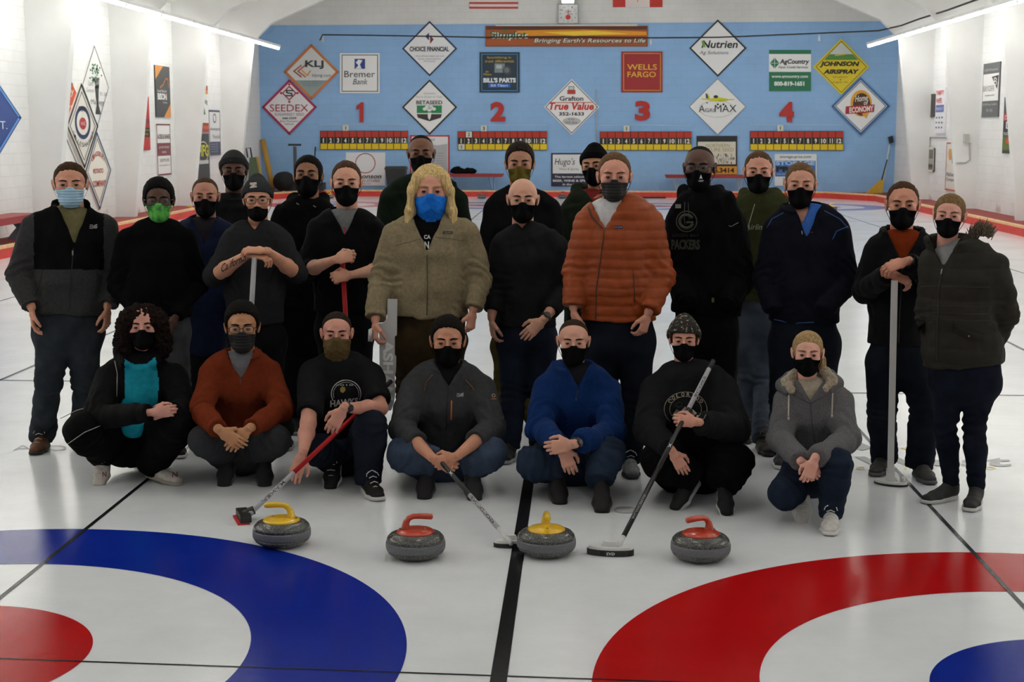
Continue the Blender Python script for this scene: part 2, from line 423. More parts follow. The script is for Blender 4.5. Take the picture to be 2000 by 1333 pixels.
for x0, x1, y0, y1, m in [(1660, 1705, 866, 881, M_icegrey), (1757, 1792, 873, 880, M_iceyel)]:
    V = [G(x0, (y0+y1)/2) , G((x0+x1)/2, y1), G(x1, (y0+y1)/2+2), G((x0+x1)/2, y0)]
    struct(part('ice_emblem', [v + np.array([0, 0, 0.0024]) for v in V], [[0, 1, 2, 3]], m, floor, smooth=False))
ice_text('A O', 25, 871, 130, 881, M_icegrey, -0.01)
V = [G(x, y) + np.array([0, 0, 0.0024]) for x, y in [(285, 868), (392, 864), (396, 838), (300, 842)]]
struct(part('ice_emblem', V, [[0, 1, 2, 3]], M_iceteal, floor, smooth=False))

# ---------------------------------------------------------------- walls
def wpt(x, off, z): return (x, yw(x) - off, z)
ZB = 5.24
b = MB(); b.prism([wpt(XL-0.3, 0, -0.3), wpt(XRW+0.3, 0, -0.3), wpt(XRW+0.3, -0.3, -0.3), wpt(XL-0.3, -0.3, -0.3)], [wpt(XL-0.3, 0, ZB), wpt(XRW+0.3, 0, ZB), wpt(XRW+0.3, -0.3, ZB), wpt(XL-0.3, -0.3, ZB)])
struct(b.build('wall_back', M_wall_b), 'pale blue painted block wall')
b = MB(); b.prism([wpt(XL-0.3, -0.02, ZB), wpt(XRW+0.3, -0.02, ZB), wpt(XRW+0.3, -0.3, ZB), wpt(XL-0.3, -0.3, ZB)], [wpt(XL-0.3, -0.02, 9.6), wpt(XRW+0.3, -0.02, 9.6), wpt(XRW+0.3, -0.3, 9.6), wpt(XL-0.3, -0.3, 9.6)])
struct(b.build('wall_back_upper', M_wall_w), 'white gable above the blue wall')
b = MB(); b.box((XL-0.3, -2.0, -0.3), (XL, 47.0, 5.2)); struct(b.build('wall_left', M_wall_l))
b = MB(); b.box((XRW, -2.0, -0.3), (XRW+0.3, 46.6, 5.2)); struct(b.build('wall_right', M_wall_l))
b = MB(); b.box((XL-0.3, -2.3, -0.3), (XRW+0.3, -2.0, 9.6)); struct(b.build('wall_front', M_wall_w))
# ceiling: two slopes, frames every bay
XM = (XL + XRW)/2; RIDGE = 9.3; EAVE = 4.95
b = MB()
b.prism([(XL-0.3, -2.3, EAVE), (XM, -2.3, RIDGE), (XM, 47.2, RIDGE), (XL-0.3, 47.2, EAVE)], [(XL-0.3, -2.3, EAVE+0.3), (XM, -2.3, RIDGE+0.3), (XM, 47.2, RIDGE+0.3), (XL-0.3, 47.2, EAVE+0.3)])
b.prism([(XM, -2.3, RIDGE), (XRW+0.3, -2.3, EAVE), (XRW+0.3, 47.2, EAVE), (XM, 47.2, RIDGE)], [(XM, -2.3, RIDGE+0.3), (XRW+0.3, -2.3, EAVE+0.3), (XRW+0.3, 47.2, EAVE+0.3), (XM, 47.2, RIDGE+0.3)])
struct(b.build('ceiling', M_ceil))
BAY = 4.87
for k in range(9):
    yl = 41.45 - BAY*k
    if yl < 1: break
    def frame(side, y):
        s = 1 if side < 0 else -1; xw = XL if side < 0 else XRW
        pts = [(xw, -0.05), (xw + s*0.38, -0.05), (xw + s*0.93, 4.45), (xw + s*1.45, 4.95), (xw + s*2.6, 5.45), (XM, 9.0), (XM, 9.5), (xw, 5.2)]
        th = 0.22
        bm = MB(); bm.prism([(x, y, z) for x, z in pts], [(x, y + th, z) for x, z in pts])
        return struct(bm.build('pilaster_frame', M_fin), 'white tapered pilaster rising into a roof beam')
    frame(-1, yl); frame(1, yl - 0.5)
# ---------------------------------------------------------------- walkway, boards
def yb(x, off): return yw(x) - off
xl, xr = -9.12, 8.45
inner = [(xl, -2), (xl, 43.2), (-8.2, yb(-8.2, 0.72)), (7.3, yb(7.3, 0.72)), (xr, 43.0), (xr, -2)]
outer = [(XL, -2), (XL, 46.4), (XL, 46.4), (XRW, 45.5), (XRW, 45.5), (XRW, -2)]
b = MB()
for i in range(5):
    q = [inner[i], inner[i+1], outer[i+1], outer[i]]
    if i == 1: q = [inner[1], inner[2], (XL, yw(XL)), ]
    if i == 2: q = [inner[2], inner[3], (XRW, yw(XRW)), (XL, yw(XL))]
    if i == 3: q = [inner[3], inner[4], (XRW, yw(XRW))]
    if i == 0: q = [inner[0], inner[1], (XL, yw(XL)), (XL, -2)]
    if i == 4: q = [inner[4], inner[5], (XRW, -2), (XRW, yw(XRW))]
    b.prism([(x, y, -0.02) for x, y in q], [(x, y, 0.15) for x, y in q])
struct(b.build('trim_walkway', M_redcarpet), 'dull red carpeted walkway round the ice')
def strip(z0, z1, w0, w1, m, nm):
    bm = MB()
    for i in range(5):
        a = np.array(inner[i]); c = np.array(inner[i+1]); d = nrm(c-a); nn = np.array([-d[1], d[0]]) if i < 99 else None
        nn = -np.array([-d[1], d[0]])
        q = [a + nn*w0, c + nn*w0, c + nn*w1, a + nn*w1]
        bm.prism([(x, y, z0) for x, y in q], [(x, y, z1) for x, y in q])
    return struct(bm.build(nm, m))
strip(0.0, 0.155, 0.0, 0.05, M_redboard, 'trim_red_board'); strip(0.155, 0.20, -0.05, 0.05, M_wood, 'trim_wood_rail')

# ---------------------------------------------------------------- lamps
M_tube = mat('lamp_tube', 'fffdf6', 0.5, emis=LAMP); M_house = mat('lamp_housing', 'e8e8e6', 0.4)
def lamp(x, y0, y1, z, label, group):
    t = thing('fluorescent_lamp', label, 'ceiling lamp', (x, (y0+y1)/2, z), group)
    bm = MB(); bm.box((x-0.07, y0, z+0.03), (x+0.07, y1, z+0.10)); bm.box((x-0.035, y0, z-0.03), (x+0.035, y0+0.04, z+0.03)); bm.box((x-0.035, y1-0.04, z-0.03), (x+0.035, y1, z+0.03)); bm.build('housing', M_house, t)
    bm = MB(); bm.tube([(x, y0+0.04, z), (x, y1-0.04, z)], 0.028, 6); bm.build('tube', M_tube, t, smooth=True)
    return t
for k in range(18):
    y1 = 43.3 - 2.44*k
    if y1 < 3: break
    lamp(-8.78, y1-2.40, y1, 4.36 + 0.004*k, 'bare fluorescent tube in the row hung along the left wall pilasters', 'fluorescent tubes along the left wall')
    lamp(8.14, y1-2.40, y1, 4.38, 'bare fluorescent tube in the row hung along the right wall pilasters', 'fluorescent tubes along the right wall')
    for x, z, nm in ((-4.62, 5.82, 'left'), (-0.31, 5.86, 'middle'), (4.06, 5.82, 'right')):
        if k % 2 == 0: lamp(x, y1-2.40, y1, z, 'fluorescent tube hung high over the ice, %s row' % nm, 'fluorescent tubes of the %s row over the ice' % nm)
# ---------------------------------------------------------------- signs
def side_map(X, c):                                       # c: 4 pixel corners tl, tr, br, bl of a rectangle on the side wall
    Q = []
    for px, py in c:
        d = ray(px, py); Q.append(CO + d * (X / d[0]))
    sg = 1 if X < 0 else -1
    y0 = (Q[0][1] + Q[3][1])/2; y1 = (Q[1][1] + Q[2][1])/2; zt = (Q[0][2] + Q[1][2])/2; zb = (Q[2][2] + Q[3][2])/2
    return lambda u, v, off=0.0: np.array([X + sg*off, y0 + (y1-y0)*u, zt + (zb-zt)*v])
class Sign:
    """a flat board on a wall; m(u, v, off) gives its points, u to the right and v down"""
    def __init__(s, name, label, m, outline, col, thick=0.03, cat='sign', group=None, rough=0.45, base=0.004):
        s.m = m; s.th = thick
        pts = [m(u, v, 0) for u, v in outline]
        s.root = thing(name, label, cat, np.mean(pts, 0), group)
        s.board = MB(); s.board.prism([m(u, v, base) for u, v in outline], [m(u, v, thick) for u, v in outline])
        s.board.build('board', mat('sign_board', col, rough), s.root)
        s.items = {}; s.n = 0
    def _get(s, kind, col):
        return s.items.setdefault((kind, col), MB())
    def poly(s, pts, col, lift=1, kind='emblem'):
        s._get(kind, col).add([s.m(u, v, s.th + 0.003*lift) for u, v in pts], [list(range(len(pts)))]); return s
    def line(s, pts, w, col, lift=2, kind='border', close=True):
        pts = [np.array(p, float) for p in pts]; n = len(pts)
        b = s._get(kind, col)
        for i in range(n if close else n-1):
            a, c = pts[i], pts[(i+1) % n]; d = nrm(c-a); q = np.array([-d[1], d[0]]) * w/2; e = d*w/2
            b.add([s.m(*(p), s.th + 0.003*lift) for p in (a-e+q, a-e-q, c+e-q, c+e+q)], [[0, 1, 2, 3]])
        return s
    def disc(s, cx, cy, rx, ry, col, lift=2, kind='emblem', n=28):
        return s.poly([(cx + rx*math.cos(2*math.pi*j/n), cy + ry*math.sin(2*math.pi*j/n)) for j in range(n)], col, lift, kind)
    def ring(s, cx, cy, rx, ry, w, col, lift=2, a0=0, a1=360, kind='emblem'):
        n = max(6, int(abs(a1-a0)/9)); b = s._get(kind, col); V = []
        for j in range(n+1):
            a = math.radians(a0 + (a1-a0)*j/n)
            for k in (-1, 1): V.append(s.m(cx + (rx + k*w/2)*math.cos(a), cy + (ry + k*w/2)*math.sin(a), s.th + 0.003*lift))
        b.add(V, [[2*j, 2*j+1, 2*j+3, 2*j+2] for j in range(n)]); return s
    def text(s, t, x0, y0, x1, y1, col, bold=0.0, shear=0.0, lift=3, slope=0.0):
        V, F = text_mesh(t, bold, shear)
        if len(V): s._get('lettering', col).add([s.m(x0 + (x1-x0)*u, y1 + (y0-y1)*v + slope*(u-0.5), s.th + 0.003*lift) for u, v in V], F)
        return s
    def arc_text(s, t, cx, cy, rx, ry, a0, a1, h, col, bold=0.0, lift=3, inward=False):
        n = len(t)
        for i, ch in enumerate(t):
            if ch == ' ': continue
            V, F = text_mesh(ch, bold); a = math.radians(a0 + (a1-a0)*(i+0.5)/n); w = abs(a1-a0)/n*0.8*math.pi/180
            VV = []
            for u, v in V:
                sgn = 1 if a1 > a0 else -1
                aa = a + sgn*(u-0.5)*w; vv = (v-0.5)*h * (-1 if inward else 1)
                VV.append(s.m(cx + (rx+vv)*math.cos(aa), cy + (ry+vv)*math.sin(aa), s.th + 0.003*lift))
            s._get('lettering', col).add(VV, F)
        return s
    def done(s):
        for (kind, col), b in s.items.items():
            if b.V: b.build(kind, mat('sign_ink', col, 0.5), s.root)
        return s.root
def dia(cx, cy, rx, ry): return [(cx, cy-ry), (cx+rx, cy), (cx, cy+ry), (cx-rx, cy)]
def rect(x0, y0, x1, y1): return [(x0, y0), (x1, y0), (x1, y1), (x0, y1)]
wm = lambda u, v, off=0.0: WB(u, v, off)

s = Sign('sponsor_sign', 'diamond sign reading KLJ with an orange border on the blue wall', wm, dia(608, 140.5, 54, 54.5), 'dcdedd')
s.line(dia(608, 140.5, 51, 51.5), 5, 'c8763a').poly([(576, 157), (640, 157), (608, 190)], '93a5a4', 1)
for i, c in enumerate(('a4553c', 'b8603f', 'd08a4a')):
    s.line([(588+i*8, 128), (574+i*8, 139), (588+i*8, 150)] if i < 2 else [(590, 138), (600, 147), (606, 139)], 2.6, c if i < 2 else 'e2a23c', 2, 'emblem', False)
s.text('KLJ', 596, 118, 632, 135, '2c2f33', 0.03).text('kljeng.com', 610, 144, 646, 152, '5a5f63').text('NATIONAL PERSPECTIVE', 587, 158, 632, 160.5, '6c7b7c').text('REGIONAL EXPERTISE', 589, 162, 628, 164.5, '6c7b7c').text('TRUSTED ADVISOR', 592, 166, 624, 168.5, '6c7b7c').done()
s = Sign('sponsor_sign', 'diamond sign reading SEEDEX with a crimson border, lowest left on the blue wall', wm, dia(565, 209.5, 53.5, 54), 'ebeaec')
s.line(dia(565, 209.5, 51, 51.5), 4.5, 'a8244f').line(dia(565, 182, 13, 13), 2.2, 'b3263c', 2, 'emblem')
for dx, dy in ((0, -17), (0, 17), (-16, 0), (16, 0)): s.disc(565+dx, 182+dy, 2.2, 2.2, 'b3263c')
s.line([(572, 177), (560, 177), (560, 181), (570, 183), (570, 187), (558, 187)], 2.6, '1d3a33', 3, 'emblem', False)
s.text('SEEDEX', 527, 204, 602, 218, 'a52a3c').text('SUGARBEET SEED', 536, 221, 594, 226, '8b6a6e').text('360-2359', 551, 229, 579, 233, '222222', 0.03).text('Brian Thompson', 547, 235, 583, 239.5, '333333').text('DEALER', 556, 241, 574, 244, '333333').done()
s = Sign('sponsor_sign', 'white square sign reading Bremer Bank with a black frame line', wm, rect(664, 104, 741.5, 182), 'f1f1f1')
s.line(rect(668, 107.5, 737.5, 178.5), 1.4, '222222').poly(rect(692.5, 115, 713, 134.5), '1f3f8c', 2).poly([(695, 122), (700, 116.5), (708, 118), (703, 126), (706, 134), (694, 134), (700, 128)], 'f1f1f1', 3)
s.text('Bremer', 672.5, 138.5, 732.5, 151, '2b2b2b').text('Bank', 689, 154, 718, 165, '3a3a3a', 0, 0.25).done()
s = Sign('sponsor_sign', 'white diamond sign reading CHOICE FINANCIAL with a navy border', wm, dia(839, 95, 54, 54.5), 'eef0f2')
s.line(dia(839, 95, 51.8, 52.2), 3, '1e2c57').poly([(838, 64), (830, 71), (838, 79)], '2c3e6e', 2).poly([(840, 68), (847, 77), (840, 86)], '7e2330', 2)
s.text('CHOICE FINANCIAL', 800, 91, 877, 100.5, '161a2c', 0.03).text('choicefinancialgroup.com', 811, 108, 868, 111.5, '6a6f78').text('843 HILL AVENUE GRAFTON', 817, 114, 861, 116.5, '777777').text('701.352.6262', 828, 118.5, 850, 121, '777777').done()
s = Sign('sponsor_sign', 'white diamond sign reading BETASEED above a green and brown shield', wm, dia(839, 209.5, 54, 54.5), 'f0f0f0')
s.line(dia(839, 209.5, 51.8, 52.2), 3, '1c1c1c').text('Reliability', 827, 181, 851, 185, '9a9a9a', 0, 0.3).text("You're Grown to Trust", 812, 187, 864, 191, '9a9a9a', 0, 0.3)
s.text('BETASEED', 813, 196.5, 864, 204, '222222', 0.02).poly([(814, 206), (863, 206), (863, 221), (814, 221)], '16854a', 2).poly([(814, 223), (863, 223), (861, 230), (839, 237), (816, 230)], '3a2c28', 2)
for dx, dy, r in ((-9, 0, 4), (-4, -3, 5), (3, -3, 5), (9, 0, 4), (0, 1, 5)): s.disc(838.5+dx, 213+dy, r, r*0.8, 'f0f0f0', 3)
s.poly([(835, 220), (843, 220), (841, 230), (838.5, 235), (836, 230)], 'f0f0f0', 3).done()
s = Sign('sponsor_sign', 'navy square sign reading BILLS PARTS with a light blue frame line', wm, rect(936.5, 102, 1015, 181), '1c3140')
s.line(rect(941, 106, 1010.5, 177), 1.3, '4a90c8').text('Specializing in', 951, 110, 998, 115.5, 'd9b545').text('truck differentials', 947, 117, 1004, 122, 'd9b545').text('in', 949, 138, 954, 142, 'd9b545').text('Minto', 944.5, 143, 960, 147.5, 'd9b545')
s.disc(990, 137, 9, 9.5, '3a4145').disc(990, 137, 5, 5.5, '6b7478', 3).poly(rect(966, 124, 986, 142), '828d92', 2).poly(rect(969, 127, 980, 134), 'b4c0c4', 3)
s.text("BILL'S PARTS", 944, 152, 1007.5, 161.5, 'eef2f4', 0.05).poly(rect(954, 163, 997, 171), '2466c0', 2).text('Bill Tibert', 959, 164.5, 992, 169.5, 'f0f0f0').done()
s = Sign('banner_sign', 'long sunset orange banner reading Simplot Bringing Earths Resources to Life', wm, rect(948, 50.5, 1265, 91), 'a4521c', 0.05, 'banner')
s.poly(rect(949, 52, 1264, 58), '5a2a10', 1).poly([(1010, 60), (1140, 57), (1264, 62), (1264, 69), (1010, 70)], 'e0951c', 1).poly([(1060, 63), (1160, 60), (1230, 66), (1120, 70)], 'f6cf3a', 2).poly(rect(949, 72, 1264, 76), '6b3010', 1).line(rect(949.5, 51.5, 1263.5, 90), 1, '7a3416')
s.text('Simplot', 959, 62.5, 1031, 79, 'e9efe4', 0.03, 0, 2).text('Simplot', 957.5, 61, 1029, 77, '1f5a35', 0.02, 0, 3).poly([(982, 62), (984, 57), (987, 60), (990, 58), (989, 63)], '2d7a3c', 3)
s.text("Bringing Earth's Resources to Life", 1044.5, 76, 1262, 86.5, '12261a', 0.03, 0.2, 2).text("Bringing Earth's Resources to Life", 1043.5, 75, 1260.5, 85.5, 'e6eadf', 0.01, 0.2, 3).done()
s = Sign('sponsor_sign', 'white diamond sign reading Grafton True Value 352-1633 in the middle of the wall', wm, dia(1116.5, 209, 54, 54.5), 'f3f3f3')
s.line(dia(1116.5, 209, 50.5, 51), 1.3, '1d1d1d').text('Grafton', 1093, 188, 1139.5, 197, '141414', 0.02).text('True Value', 1072, 200, 1160, 215, 'c8281e', 0.03, 0.2).line([(1080, 200.5), (1156, 200.5)], 1.3, 'c8281e', 2, 'emblem', False)
s.text('352-1633', 1092, 219, 1140.5, 226, '141414', 0.03).disc(1116.5, 237, 18, 7.5, 'c4c4c4').text('532', 1110, 231.5, 1122, 235, '2a2a2a').text('Hill Ave', 1104, 237, 1128, 242, '4a4a4a', 0, 0.3).poly(rect(1108, 176, 1124, 184), 'b4372c', 2).poly(rect(1111, 169, 1121, 176), 'd8d8d8', 2).line([(1111, 169), (1121, 169), (1121, 176), (1111, 176)], 1, '444444', 3).done()
s = Sign('sponsor_sign', 'dark red square sign reading WELLS FARGO in yellow', wm, rect(1213.5, 100.5, 1294, 180.5), '9c1f26')
s.line(rect(1218, 104.5, 1290, 176.5), 1.4, 'd8a033').text('WELLS', 1225, 125.5, 1283, 136.5, 'e8b93c', 0.01).text('FARGO', 1225.5, 140, 1281, 151, 'e8b93c', 0.01).done()
s = Sign('sponsor_sign', 'white diamond sign reading Nutrien Ag Solutions with a black border', wm, dia(1402, 94, 56, 56), 'f0f1f1')
s.line(dia(1402, 94, 54, 54), 3, '1e1f22').text('Nutrien', 1370, 79, 1441, 94, '17191b', 0.02, 0.2).poly([(1370, 79), (1376, 82), (1378, 93), (1372, 90)], '6fa23a', 4).text('Ag Solutions', 1366, 99.5, 1423, 108, '4a4d50', 0, 0.2).done()
s = Sign('sponsor_sign', 'white diamond sign reading AGRIMAX under a yellow crop duster', wm, dia(1401.5, 208.5, 56, 55.5), 'eff0f0')
s.line(dia(1401.5, 208.5, 55.2, 54.7), 0.8, '333333')
s.poly([(1378, 190), (1388, 193), (1394, 191), (1404, 190), (1421, 193), (1421, 197), (1410, 199), (1392, 198), (1380, 195)], 'cfd02a', 2).poly([(1378, 183), (1382, 183), (1386, 192), (1379, 192)], '2f3b75', 3).poly([(1381, 183), (1384, 184), (1387, 192), (1384, 192)], 'cfd02a', 4).poly([(1370, 192), (1391, 195), (1391, 197), (1370, 194)], 'cfd02a', 3).poly([(1402, 195), (1434, 193.5), (1434, 195), (1404, 198)], 'b9bb20', 3)
s.disc(1398, 189, 4.5, 3, '22242a', 3).disc(1402, 204, 2, 2, '1b1b1b').disc(1413, 204, 2, 2, '1b1b1b').disc(1381, 201, 1.4, 1.4, '1b1b1b').ring(1400, 213, 34, 16, 0.6, '9a9a9a', 1)
s.text('A', 1365, 206, 1376.5, 219, '141414').text('GRI', 1377, 212, 1395, 219, '141414').text('MAX', 1396, 205, 1438.5, 219, '141414').done()
s = Sign('sponsor_sign', 'green and white square sign reading AgCountry 800-819-1651', wm, rect(1502, 97.5, 1584, 178), 'f2f3f2')
s.poly(rect(1502, 97.5, 1584, 105.5), '18704c').poly(rect(1502, 140.5, 1584, 178), '18704c').poly(dia(1513, 123.5, 9.5, 10.5), '1f7a54', 2).line([(1505, 123.5), (1521, 123.5)], 0.8, 'e9efe9', 3, 'emblem', False).line([(1513, 114), (1513, 133)], 0.8, 'e9efe9', 3, 'emblem', False)
s.text('AgCountry', 1523, 115.5, 1580.5, 127.5, '1c1c1c', 0.03, 0.15).text('Farm Credit Services', 1521, 129, 1578, 133.5, '2a2a2a', 0.01, 0.15).text('www.agcountry.com', 1507, 147, 1578, 154, 'f0f2f0', 0.02).text('800-819-1651', 1512, 159, 1571, 168, 'f0f2f0', 0.05).done()
s = Sign('sponsor_sign', 'yellow diamond sign reading JOHNSON AIRSPRAY', wm, dia(1643, 130.5, 55, 55), 'e2cc1e')
s.line(dia(1643, 130.5, 49.5, 50), 1, '22221a').poly([(1643, 83), (1672, 112), (1614, 112)], 'cdd4d2', 2).poly([(1620, 106), (1666, 106), (1676, 117), (1610, 117)], '4e8a3c', 3).line([(1632, 108), (1650, 106)], 2.2, 'd9c83a', 4, 'emblem', False)
s.text('JOHNSON', 1601, 120, 1679, 132, '17170f', 0.05, 0.25).text('AIRSPRAY', 1608, 135.5, 1678, 144.5, '17170f', 0.05, 0.25).text('Grafton', 1627, 148.5, 1655, 152, '8a6a1c', 0, 0.3).text('&', 1640, 154, 1644, 157, '8a6a1c').text('Argyle, Mn', 1625, 159, 1657, 163, '8a6a1c', 0, 0.3).done()
s = Sign('sponsor_sign', 'blue bordered white diamond sign reading Home of ECONOMY', wm, dia(1681, 207.5, 57, 56.5), 'eef0f0', 0.07, base=0.045)
s.line(dia(1681, 207.5, 54.5, 54), 4, '3b679c').line(dia(1681, 207.5, 49, 48.5), 1.3, '28406a').disc(1682, 202, 21, 26, 'dfa22c', 2).disc(1683, 204, 17, 22, '4a261a', 3).poly([(1683, 222), (1698, 219), (1692, 232)], 'dfa22c', 4)
s.text('Home', 1670, 186, 1695, 198, 'f3efe6', 0.01, 0.2, 5, -3).text('of', 1687, 196, 1696, 205, 'f3efe6', 0.01, 0.2, 5).poly([(1652, 208), (1708, 204), (1707, 219), (1651, 223)], 'a8232a', 4).text('ECONOMY', 1659, 208, 1706, 219, 'f6f0ea', 0.03, 0, 6, -4).done()

for n, x0, y0, x1, y1 in (('1', 696, 200, 710, 239), ('2', 958, 199, 987, 237.5), ('3', 1240, 197, 1270, 236), ('4', 1521.5, 199, 1551, 238.5)):
    V, F = text_mesh(n, 0.05); V = np.array(V)
    if n == '1': V = arr1 = np.array([(.42, 0), (1, 0), (1, 1), (.62, 1), (0, .82), (0, .62), (.42, .72)]); F = [[0, 1, 2, 3, 4, 5, 6]]
    Vf = [WB(x0+(x1-x0)*u, y1+(y0-y1)*v, 0.05) for u, v in V]; Vb = [WB(x0+(x1-x0)*u, y1+(y0-y1)*v, 0.012) for u, v in V]
    ed = {}
    for f in F:
        for i in range(len(f)): ed[(f[i], f[(i+1) % len(f)])] = 1
    k = len(V); FF = [list(f) for f in F] + [[a, a+k, b_+k, b_] for (a, b_) in ed if (b_, a) not in ed]
    o = part('sheet_number', Vf + Vb, FF, mat('sign_red', 'b3261f', 0.5), smooth=False, origin=np.mean(Vb, 0))
    tag(o, 'red cut-out numeral %s on the blue wall above its scoreboard' % n, 'number', 'sheet numbers')

def scoreboard(n, x0, x1, y0, y1, cards):
    s = Sign('scoreboard', 'scoreboard of sheet %s with red, black and yellow rows' % n, wm, rect(x0, y0, x1, y1), '191512', 0.05, 'scoreboard', 'scoreboards')
    w = (x1-x0)/12; h = (y1-y0)
    for i in range(12):
        xa = x0 + i*w
        s.poly(rect(xa+1, y0+1, xa+w-0.4, y0+h*0.34), 'b32c16', 1, 'red_tile').poly(rect(xa+1, y0+h*0.68, xa+w-0.4, y1-0.8), 'e2c20c', 1, 'yellow_tile')
        s.poly(rect(xa+w-1.6, y0+h*0.37, xa+w-0.9, y0+h*0.66), 'a8a8a0', 1, 'card_slot')
        t = str(i+1); tw = 3.6 if len(t) == 1 else 8
        if t == '1': tw = 1.6
        if t == '11': tw = 5
        s.text(t, xa+w/2-0.6-tw/2*1.2, y0+h*0.39, xa+w/2-0.6+tw/2*1.2, y0+h*0.64, 'e9e6d8', 0.04)
    s.poly([(x0, y0-12.5), (x1, y0-12.5), (x1, y0-11.8), (x0, y0-11.8)], 'c9d6e2', 1, 'hook_rail')
    s.done()
    for t, row, lab in cards:
        col, r = row
        xc = x0 + w*(col+0.5); yc = {'top': y0-5.5, 'red': y0+h*0.17, 'yellow': y0+h*0.83}[r]
        c = Sign('number_card', lab, wm, rect(xc-5.8, yc-5.6, xc+5.8, yc+5.6), 'dcdccf', 0.08, 'number card', 'number cards on the scoreboards', base=0.066)
        tw = 2.2 if t != '1' else 0.8
        c.text(t, xc-tw, yc-3.5, xc+tw, yc+3.5, '2c2c28', 0.02).done()
scoreboard('1', 625, 797, 255.5, 292.5, [('1', (3, 'top'), 'white card reading 1 hung above column four of scoreboard 1')])
scoreboard('2', 894, 1068.5, 256.5, 293.5, [('3', (3, 'top'), 'white card reading 3 hung above scoreboard 2'), ('2', (1, 'red'), 'white card reading 2 hung over the red row of scoreboard 2'), ('1', (0, 'yellow'), 'white card reading 1 hung over the yellow row of scoreboard 2')])
scoreboard('3', 1171.5, 1350.5, 257, 294, [('1', (3, 'top'), 'white card reading 1 hung above column four of scoreboard 3')])
scoreboard('4', 1465, 1647, 256, 294, [('1', (3.4, 'top'), 'white card reading 1 hung above scoreboard 4')])

s = Sign('sponsor_sign', 'white sign with a red circle reading Simonson STATION STORES, under scoreboard 1', wm, rect(675.5, 298, 752.5, 363), 'e9eaec')
s.ring(713.5, 319, 19, 19, 1.6, 'b02a30').text('Simonson', 684, 340, 745, 349, '222222', 0.02, 0.25).text('STATION STORES', 683, 351, 742, 356, 'b02a30', 0, 0.2).text('SINCE 1932', 704, 358, 724, 360, '777777').done()
s = Sign('sponsor_sign', 'grey and white sign with a red border, behind the tall man with cropped hair', wm, rect(801, 264, 878, 344), 'e8e9ea')
s.line(rect(802.5, 265.5, 876.5, 342.5), 3, 'b83038').poly([(820, 290), (874, 281), (874, 340), (820, 340)], 'b3b6ba', 1).text('IMPLEMENT', 820, 271, 850, 276, '3a3a3a').text('your partner', 833, 283, 853, 286, 'a07070')
for i in range(6): s.text('sales parts service'[:10+i], 842, 298+5*i, 866, 301+5*i, '6a6a70')
s.done()
s = Sign('sponsor_sign', "white and navy sign reading Hugo's Wine and Spirits", wm, rect(1076.5, 299, 1160, 364), '1f2240')
s.poly(rect(1079.5, 302, 1157, 339), 'e9eaea').text("Hugo's", 1083, 309, 1123, 326, '1a1a1a', 0.0, 0.25).text('Wine & Spirits', 1092, 328, 1130, 334, '8a8a8a', 0, 0.1).text('The largest selection of', 1083, 343.5, 1158, 348.5, 'e4e4e8', 0.02).text('BEER, WINE & SPIRITS', 1080, 351, 1158, 356, 'e4e4e8', 0.03).text('in the area!', 1099, 358, 1134, 362.5, 'e4e4e8', 0.02).done()
s = Sign('sponsor_sign', 'black framed sign reading NORTHERN NATURE SEED 754.3414', wm, rect(1360.5, 265.5, 1440, 341), '16171a')
s.poly(rect(1363, 277, 1437, 321), 'dcd8c8').poly(rect(1361, 325, 1439.5, 340.5), 'dd9426').text('NORTHERN', 1379, 281, 1425, 287.5, 'a89a5a').text('NATURE SEED', 1368, 289, 1433, 296, 'a89a5a')
rs = random.Random(3)
for i in range(60): x = 1390+rs.random()*44; y = 300+rs.random()*17; s.line([(x, y), (x+0.3, y+3.2)], 0.9, '4a4638', 2, 'emblem', False)
s.text('754.3414', 1380, 328, 1434, 338, '1c1206', 0.04).done()
s = Sign('sponsor_sign', 'white sign reading storage-pros.com STORAGE PROS', wm, rect(1513, 301, 1595, 363), 'e9ecef')
s.text('storage-pros.com', 1523, 304.5, 1584, 310.5, '2c2c30').poly(rect(1514, 314, 1593, 345), '3f6fb4').text('STORAGE', 1515, 314.5, 1591.5, 323, 'a9cdf0', 0.05).text('PROS', 1516, 325, 1572, 336, '10131a', 0.06).text('full service storage solutions', 1517, 339, 1590, 342, 'dfe8f0').text('701-352', 1528, 348, 1562, 355, '5a5a5a').done()

# flags, clock, lamp over the clock
s = Sign('flag', 'striped flag of which only the lowest red and white stripes show above the wall', wm, rect(916.5, -30, 1012, 17), 'e6dfdc', 0.02, 'flag')
for i in range(5): s.poly(rect(916.5, 13-9*i, 1012, 17-9*i), 'c0392e', 1, 'stripe')
s.done()
s = Sign('flag', 'red and white flag with a maple leaf stem, hung right of the clock', wm, rect(1197, -30, 1294, 14), 'e8dcd8', 0.02, 'flag')
s.poly(rect(1197, -30, 1221.5, 14), 'c22f26', 1, 'stripe').poly(rect(1269, -30, 1294, 14), 'c22f26', 1, 'stripe').line([(1245, -5), (1245.5, 4)], 1, 'c22f26', 2, 'emblem', False).done()
s = Sign('clock', 'square lit wall clock with numerals and a red badge, above the banner', wm, rect(1089, 7.5, 1130, 46.5), 'd8dada', 0.12, 'clock')
s.line(rect(1090, 8.5, 1129, 45.5), 1.2, '8f9296')
for i in range(12):
    a = math.radians(30*i-90); x = 1109.5+15.5*math.cos(a); y = 27+15*math.sin(a); t = str(i if i else 12); w = 1.0*len(t); s.text(t, x-w, y-1.7, x+w, y+1.7, '55585c')
s.disc(1109.5, 33.5, 5, 5, 'c4382c').text('Cola', 1104, 20, 1115, 24, 'c4382c', 0, 0.3).line([(1109.5, 27), (1118, 28)], 0.8, '222222', 3, 'hand', False).line([(1109.5, 27), (1110, 18)], 0.8, '222222', 3, 'hand', False).done()
t = thing('clock_lamp', 'short bright lamp directly above the wall clock', 'lamp', WB(1104, 3, 0.3))
